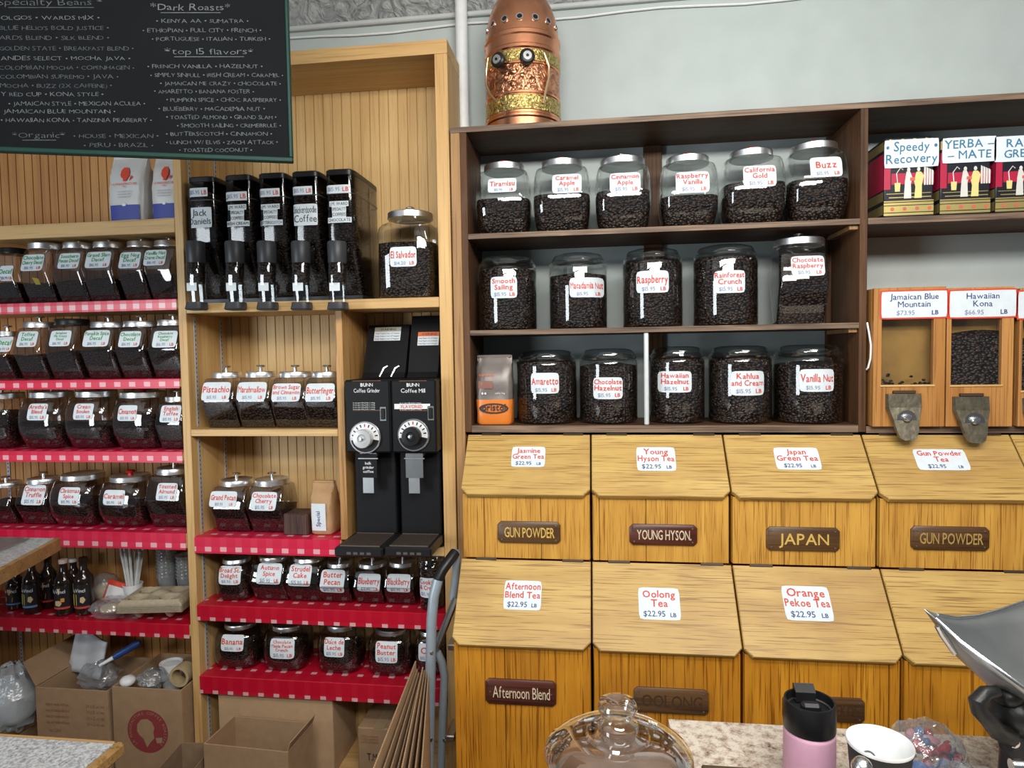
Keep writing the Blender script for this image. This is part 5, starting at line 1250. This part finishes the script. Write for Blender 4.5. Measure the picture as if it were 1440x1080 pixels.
b = B(); b.box(xe0, xe1, 2.175, 2.39, ZB, ze, 0, .003); b.obj('box_body', card_m, root)
b = B(); mt_ = pr_e(b, lambda u, v, o=.001: Vector((xe0+u, 2.175-o, ZB+v)), xe1-xe0, ze-ZB); b.obj('print', mt_, root, recalc=False)
B().box((xe0+xe1)/2-.02, (xe0+xe1)/2+.02, 2.174, 2.391, ze+.0002, ze+.0008, ch=0).obj('tape_strip', plain('clear_tape', (.36, .26, .15), .3), root)

# ------------------------------------------------------------------ flattened cardboard leaning by the ladder
corr = plain('corrugated_edge', (.20, .135, .085), .85, var=.4, bscale=220)
zsh = at(600, 938, 1.88).z
fa, fb = onz(528, 1080, zsh), onz(594, 1080, zsh); ba, bb_ = at(584, 940, 1.885), at(603, 938, 1.885)
nsh = 8
which = ('outermost on the box side', 'second from the box side', 'third from the box side', 'fourth from the box side', 'fourth from the ladder side', 'third from the ladder side', 'second from the ladder side', 'nearest the ladder')
for k in range(nsh):
    q = k/(nsh-1); th = .0033
    xb_, xf_ = ba.x+(bb_.x-th-ba.x)*q, fa.x+(fb.x-th-fa.x)*q; Lk = math.hypot(xf_-xb_, 1.885-fa.y)
    h = zsh-.007*((k*5) % 4) + (.015 if k == 0 else 0); y0 = -Lk-.10+.012*((k*3) % 4); y1 = -.006*((k*7) % 3)
    b = B(); an = math.atan2(xf_-xb_, 1.885-fa.y)
    b.M = Matrix.Translation((xb_, 1.885, 0)) @ Matrix.Rotation(an, 4, 'Z')
    b.box(0, th, y0, y1, .0005, h, 0, .0004)
    y = y0+.004
    while y < y1-.008:
        b.add([(.0007, y, h+.0004), (th-.0007, y, h+.0004), (th-.0007, y+.004, h+.0004), (.0007, y+.004, h+.0004)], [(0,1,2,3)], 1); y += .0085
    o = b.obj('cardboard_sheet', [card_lt if k in (0, 4, 7) else card_m, corr])
    tag(o, 'flattened cardboard sheet, %s of the bundle leaning by the step ladder' % which[k], 'cardboard', 'flattened cardboard sheets')

# ------------------------------------------------------------------ folded step ladder
lad = thing('step_ladder', 'folded grey metal step ladder with black grip between pine shelves and tea bins', 'ladder', (-.49, 1.95, 0))
def px_tube(pts, r, mat_, name, par, n=12, Y=None):
    return B().tube([at(x, y, yy) for x, y, yy in pts], r, n).obj(name, mat_, par)
P0 = at(604, 1080, 1.93)
px_tube([(603, 1190, 1.93), (603, 1080, 1.93), (605, 960, 1.935), (607, 870, 1.94), (610, 838, 1.945), (616, 815, 1.955)], .0165, alu, 'rail', lad)
px_tube([(616, 815, 1.955), (622, 802, 1.965), (634, 785, 1.99), (640, 777, 2.01)], .0165, black_pl, 'grip', lad)
px_tube([(638, 777, 2.01), (641, 777, 2.02), (642, 786, 2.03), (641, 815, 2.04), (637, 842, 2.04)], .013, alu, 'rail', lad)
px_tube([(620, 1190, 1.99), (620, 1080, 1.99), (623, 1000, 1.985), (625, 950, 1.98), (621, 930, 1.972), (615, 918, 1.965)], .013, alu, 'rail', lad)
b = B(); b.tube([at(612, 915, 1.975), at(622, 890, 1.99), at(633, 862, 2.01), at(641, 842, 2.03)], .012, 8); b.obj('strut', dark_steel, lad)
b = B(); p = at(634, 1030, 2.02); b.box(p.x-.012, p.x+.016, 2.0, 2.10, p.z-.02, p.z, 0, .003); p = at(636, 905, 2.03); b.box(p.x-.014, p.x+.014, 2.02, 2.10, p.z-.02, p.z, 0, .003); b.obj('step', steel, lad)
for (x, y, yy) in ((607, 918, 1.922), (606, 1040, 1.914), (625, 1040, 1.974)):
    p = at(x, y, yy); B().lathe([(.006, 0), (.005, -.003), (.001, -.004)], (p.x, yy, p.z), 10, axis='y').obj('rivet', chrome, lad)

# ------------------------------------------------------------------ counters at the near left
lam = speckle('grey_laminate', [(.10, .105, .11), (.30, .31, .32), (.55, .56, .56), (.62, .63, .62)], 140, .35)
edge_w = wood('counter_edge_wood', (.42, .25, .09), (.28, .15, .05), 'x', .4, 14, .4)
c1 = thing('counter', 'low grey speckled laminate counter with rounded wood edge at the bottom left', 'counter', (-1.6, 1.0, 0))
zc = .75; q0 = onz(177, 1042, zc); q1 = onz(135, 1080, zc)
B().box(-2.6, q0.x-.020, .55, q0.y-.01, zc-.028, zc, ch=.002).obj('worktop', lam, c1)
b = B(); b.box(q0.x-.020, q0.x, .55, q0.y, zc-.030, zc+.0008, 0, .006); b.box(-2.6, q0.x-.020, q0.y-.01, q0.y, zc-.030, zc+.0008, 0, .004); b.obj('wood_edge', edge_w, c1)
B().box(-2.55, q0.x-.05, .6, q0.y-.04, 0, zc-.0285).obj('cabinet_body', card_dk, c1)
c2 = thing('counter', 'grey laminate counter with steel inset running beside the syrup shelf at left', 'counter', (-2.1, 1.6, 0))
zc2 = .945; r0, r1 = onz(85, 757, zc2), onz(0, 803, zc2)
pts = [(r0.x, r0.y), (r1.x+.10, r1.y-.32), (-2.8, r1.y-.32), (-2.8, r0.y)]
tp = B().prism([(x-.02*(i < 2), y) for i, (x, y) in enumerate(pts)], 'z', zc2-.035, zc2).obj('worktop', lam, c2)
dx = (r1.x+.10-r0.x)
b = B(); b.loft([[(r0.x-.0195, r0.y, zc2-.04), (r0.x, r0.y, zc2-.04), (r0.x, r0.y, zc2+.001), (r0.x-.0195, r0.y, zc2+.001)], [(r1.x+.0805, r1.y-.32, zc2-.04), (r1.x+.10, r1.y-.32, zc2-.04), (r1.x+.10, r1.y-.32, zc2+.001), (r1.x+.0805, r1.y-.32, zc2+.001)]], 0, False); b.obj('wood_edge', edge_w, c2)
i0, i1 = onz(41, 757, zc2+.004), onz(0, 771, zc2+.004)
b = B(); b.prism([(i0.x, i0.y-.0), (i1.x+.03, i1.y-.05), (-2.7, i1.y-.05), (-2.7, i0.y)], 'z', zc2+.0004, zc2+.006); b.obj('steel_inset', steel, c2)
B().box(-2.75, -2.55, 1.35, 1.93, 0, zc2-.0355).obj('leg_panel', card_dk, c2)

# ------------------------------------------------------------------ granite counter at the near right
granite = speckle('beige_granite', [(.05, .04, .035), (.30, .22, .17), (.50, .42, .34), (.62, .56, .48), (.50, .40, .32)], 60, .22)
ZC = .90
g0 = onz(940, 1012, ZC); 
c3 = thing('counter', 'beige speckled granite counter in front of the tea bins at bottom right', 'counter', (.8, .8, 0))
B().prism([(g0.x, 1.155), (g0.x, .94), (-.12, .90), (-.12, .45), (1.7, .45), (1.7, 1.155)], 'z', ZC-.03, ZC).obj('worktop', granite, c3)
B().prism([(g0.x+.04, 1.11), (g0.x+.04, .90), (-.06, .86), (-.06, .5), (1.66, .5), (1.66, 1.11)], 'z', 0, ZC-.0305).obj('cabinet_body', wood('counter_base', (.16, .09, .045), (.08, .045, .022)), c3)
la, lb_ = at(986, 1074, .90), at(1208, 1074, .90)
b = B(); b.box(la.x, lb_.x, .865, .90, ZC+.0005, la.z, 0, .002); b.box(la.x, lb_.x, .864, .8645, la.z-.006, la.z-.002, 0, 0)
tag(b.obj('wooden_strip', wood('dark_strip', (.09, .055, .03), (.03, .02, .012), 'x', .5, 16, .5, wear=(.30, .19, .10))), 'dark worn wooden strip along the granite counter in front of the pink tumbler', 'strip')
# tumbler
TY = 1.0; P = at(1138, 1040, TY); x = P.x; r = 33.5*TY/FPX*1.0
zs_ = at(1138, 1024, TY).z; ztop = at(1138, 984, TY).z
tm = thing('tumbler', 'pink drinking tumbler with black flip lid on the granite counter', 'tumbler', (x, TY, ZC))
B().lathe([(r*.93, ZC+.0008), (r*.98, ZC+.004), (r, ZC+.02), (r, zs_-.006), (r*.985, zs_-.002), (r*.93, zs_)], (x, TY, 0), 36).obj('tumbler_body', plain('pink_powder_coat', (.72, .40, .55), .5), tm)
b = B(); h = ztop-zs_
b.lathe([(r*.97, zs_+.0003), (r*1.0, zs_+.002), (r*1.01, zs_+h*.5), (r*1.0, zs_+h*.9), (r*.97, zs_+h), (r*.90, zs_+h), (r*.87, zs_+h*.72), (r*.80, zs_+h*.66), (.001, zs_+h*.64)], (x, TY, 0), 36)
ld = b.obj('lid', black_pl, tm)
b = B(); b.prism([(TY+r*.45, zs_+h*.7), (TY+r*.92, zs_+h*.7), (TY+r*.95, zs_+h+.008), (TY+r*.82, zs_+h+.010), (TY+r*.45, zs_+h+.002)], 'x', x-r*.40, x+r*.40); b.obj('drink_cap', black_pl, ld)
b = B(); b.box(x-r*.45, x+r*.30, TY-r*.62, TY-r*.20, zs_+h*.66, zs_+h+.004, 0, .004); b.obj('flip_latch', black_pl, ld)
B().lathe([(r*.88, zs_+h*.735), (r*.83, zs_+h*.705), (r*.80, zs_+h*.70)], (x, TY, 0), 36, cap0=False, cap1=False).obj('inner_ring', dark_steel, ld)
# paper cup
CY = .895; P = at(1237, 1043, CY); r = 41*CY/FPX; x = P.x; zr = P.z
pc = thing('paper_cup', 'black paper cup with white inside on the granite counter', 'cup', (x, CY, ZC))
B().lathe([(r*.68, ZC+.001), (r*.70, ZC+.003), (r*.97, zr-.004)], (x, CY, 0), 36, cap1=False).obj('cup_body', plain('matt_black_paper', (.018, .018, .02), .6), pc)
B().lathe([(r*.965, zr-.0045), (r*1.0, zr-.004), (r*1.02, zr-.001), (r*1.0, zr+.001), (r*.96, zr-.001), (r*.67, ZC+.012), (.001, ZC+.012)], (x, CY, 0), 36, cap0=False).obj('cup_lining', white_pl, pc)
b = B(); pr0 = Vector((x-.006, CY+.020, zr-.030)); b.tube([pr0+Vector((.009*math.cos(a*PI/8), .002*math.sin(a*PI/8), .009*math.sin(a*PI/8)-.006)) for a in range(17)], .0014, 6); tag(b.obj('metal_ring', dark_steel), 'small dark metal ring lying inside the paper cup', 'ring')
P = at(1212, 1079, .83); rb = .0125
sb = thing('chrome_knob', 'shiny chrome ball knob standing in front of the black paper cup', 'knob', (P.x, .83, ZC))
B().blob((P.x, .83, P.z), (rb, rb, rb), 0, 20, 12).obj('ball', chrome, sb); B().lathe([(.014, ZC+.0008), (.014, ZC+.004), (.004, ZC+.006), (.004, P.z-rb*.9)], (P.x, .83, 0), 14).obj('stem', steel, sb)
# bag of wrapped candy
Pb = at(1312, 1035, .98); zc_ = ZC+.001
b = B(); b.blob((Pb.x, 1.0, ZC+.052), (.054, .048, .052), 0, 20, 13, .07); b.tube([(Pb.x-.045, .99, ZC+.05), (Pb.x-.062, .985, ZC+.055), (Pb.x-.075, .98, ZC+.050)], [.016, .006, .014], 8)
tag(b.obj('candy_bag', film), 'clear bag full of red, white and blue wrapped candy beside the paper cup', 'bag')
cand = [plain('candy_red', (.52, .04, .06), .35), plain('candy_white', (.70, .66, .68), .35), plain('candy_blue', (.10, .22, .52), .35), plain('candy_pink', (.60, .26, .32), .35)]
b = B(); rr_ = random.Random(4)
for i in range(80):
    while True:
        v = Vector((rr_.uniform(-1, 1), rr_.uniform(-1, 1), rr_.uniform(-.9, .95)))
        if v.length < .86: break
    c = Vector((Pb.x+v.x*.048, 1.0+v.y*.042, ZC+.052+v.z*.046)); rot_ = Matrix.Rotation(rr_.uniform(0, 3), 3, Vector((rr_.uniform(-1, 1), rr_.uniform(-1, 1), rr_.uniform(-1, 1))))
    b.blob(c, (.0085, .0065, .006), rr_.choice((0, 0, 1, 1, 2, 3, 2)), 8, 5, .15, rot_)
tag(b.obj('wrapped_candy', cand), 'red, white and blue wrapped candies inside the clear bag by the scale', 'candy', kind='stuff')
Pq = at(1354, 1058, .92); b = B(); b.blob((Pq.x, .93, ZC+.042), (.034, .030, .041), 0, 16, 10, .20); b.grid(lambda a, c: (Pq.x+.01+.04*a, .93-.01+.02*math.sin(a*6), ZC+.05+.035*c+.008*math.sin(a*8+c*3)), 8, 6)
tag(b.obj('plastic_bag', film), 'empty crumpled clear plastic bag in front of the cast iron scale', 'plastic bag')
# weighing scale with scoop pan
sc = thing('weighing_scale', 'old cast iron scale with wide brushed steel scoop pan at the right edge', 'scale', (.78, .93, ZC))
FR = [(1300, 857, .93), (1318, 864, .955), (1345, 868.5, .99), (1375, 866, 1.03), (1405, 858, 1.06), (1440, 846, 1.09), (1500, 825, 1.12), (1580, 800, 1.14)]
NR = [(1300, 857, .93), (1316, 870, .91), (1350, 901, .88), (1393, 933, .855), (1425, 956, .84), (1460, 982, .83), (1530, 1030, .82), (1620, 1085, .82)]
KL = [(1300, 857, .93), (1316, 880, .925), (1345, 925, .925), (1385, 962, .925), (1425, 975, .93), (1465, 985, .94), (1540, 1000, .95), (1630, 1015, .96)]
fr, nr_, kl = [[at(*p) for p in L] for L in (FR, NR, KL)]
b = B(); rows = []
for i in range(len(fr)):
    row = []
    for j in range(13):
        t = j/12; A, Kp, Bq = fr[i], kl[i]+(kl[i]-(fr[i]+nr_[i])/2)*.8, nr_[i]
        row.append(A*(1-t)**2+Kp*2*t*(1-t)+Bq*t*t)
    rows.append(row)
b.loft(rows, 0, True, False, False, closed=False)
pan = b.obj('scoop_pan', plain('worn_pan_steel', (.42, .43, .43), .36, .9, var=.15, bump=.05, bscale=12), sc, recalc=False)
q = pan.modifiers.new('thickness', 'SOLIDIFY'); q.thickness = .0015; q.offset = 0
B().tube(fr[1:], .0022, 8).obj('rolled_rim', chrome, pan); B().tube(nr_[1:], .0022, 8).obj('rolled_rim', chrome, pan)
p = at(1325, 893, .905); B().tube([p+Vector((-.006, 0, .012)), p, p+Vector((.014, -.004, -.022))], .004, 8).obj('pan_hook', chrome, pan)
iron = plain('black_cast_iron', (.014, .014, .014), .38, .2, bump=.2, bscale=80)
b = B(); b.tube([at(x, y, yy) for x, y, yy in ((1402, 972, .86), (1385, 975, .855), (1374, 986, .85), (1378, 1000, .85), (1390, 1012, .85), (1402, 1028, .86), (1420, 1036, .87))], [.007, .009, .010, .010, .010, .011, .012], 12); b.obj('cast_handle', iron, sc)
b = B(); c_ = at(1430, 1000, .89); b.blob(c_, (.034, .034, .030), 0, 16, 10, .04); c2_ = at(1418, 978, .88); b.blob(c2_, (.018, .018, .014), 0, 12, 8, .03); b.tube([at(1410, 962, .89), at(1420, 980, .88), at(1432, 1000, .88)], .012, 10)
c3_ = at(1445, 1040, .91); b.blob(c3_, (.034, .030, .038), 0, 16, 10, .05); b.lathe([(.055, ZC+.001), (.055, ZC+.012), (.040, ZC+.022), (.026, ZC+.05), (.022, c_.z-.03), (.02, c_.z-.01)], (c_.x+.03, .93, 0), 24); b.obj('iron_body', iron, sc)
p = at(1421, 1040, .875); b = B(); b.lathe([(.006, 0), (.006, -.006), (.001, -.008)], (p.x, .872, p.z), 12, axis='y'); b.obj('screw', chrome, sc)
P = at(1432, 1070, .84); tag(B().tube([(P.x-.008, .84, P.z-.006), (P.x+.05, .84, P.z-.006)], .0075, 14).lathe([(.008, ZC+.0008), (.008, P.z-.012)], (P.x+.03, .84, 0), 12).obj('steel_rod', chrome), 'short shiny steel rod at the foot of the cast iron scale', 'rod')
# glass jar with domed lid, nearest the camera
JY = .80; rl = 104*JY/FPX; Pj = at(869, 1064, JY); x = Pj.x; zr = Pj.z
gj = thing('glass_jar', 'clear glass jar with domed knob lid at the bottom edge, nearest the camera', 'jar', (x, JY, ZC))
thick = clear('thick_clear_glass', (.90, .92, .93), .20, .97, 1.7, .02)
B().lathe([(.002, ZC+.001), (rl*.86, ZC+.001), (rl*.92, ZC+.008), (rl*.95, ZC+.03), (rl*.95, zr-.012), (rl*.90, zr-.006), (rl*.90, zr-.002)], (x, JY, 0), 48, cap1=False).obj('glass_body', thick, gj)
b = B(); b.lathe([(rl*.86, zr-.010), (rl*.88, zr+.001), (rl*1.0, zr+.001), (rl*1.01, zr+.004), (rl*.99, zr+.008), (rl*.90, zr+.013), (rl*.78, zr+.021), (rl*.60, zr+.026), (rl*.44, zr+.0275), (rl*.42, zr+.030), (rl*.38, zr+.031), (rl*.30, zr+.032), (rl*.24, zr+.034)], (x, JY, 0), 56, cap0=False, cap1=False)
gl = b.obj('glass_lid', thick, gj)
b = B(); rk = rl*.25; zk = zr+.034
b.lathe([(rk*1.05, zk-.001), (rk*1.12, zk+.004), (rk*1.10, zk+.009), (rk*.92, zk+.013), (rk*.84, zk+.017), (rk*.90, zk+.021), (rk*1.06, zk+.026), (rk*1.08, zk+.031), (rk*.98, zk+.036), (rk*.70, zk+.038), (rk*.40, zk+.035), (.001, zk+.034)], (x, JY, 0), 32, cap0=False, cap1=False)
b.obj('knob', thick, gl)
b = B(); b.lathe([(.002, ZC+.006), (rl*.84, ZC+.006), (rl*.88, ZC+.03), (rl*.88, zr-.022), (rl*.80, zr-.012), (rl*.40, zr-.016), (.002, zr-.013)], (x, JY, 0), 40); b.obj('contents', plain('brown_sugar_mix', (.20, .10, .05), .8, var=.35, bump=.6, bscale=25), gj)
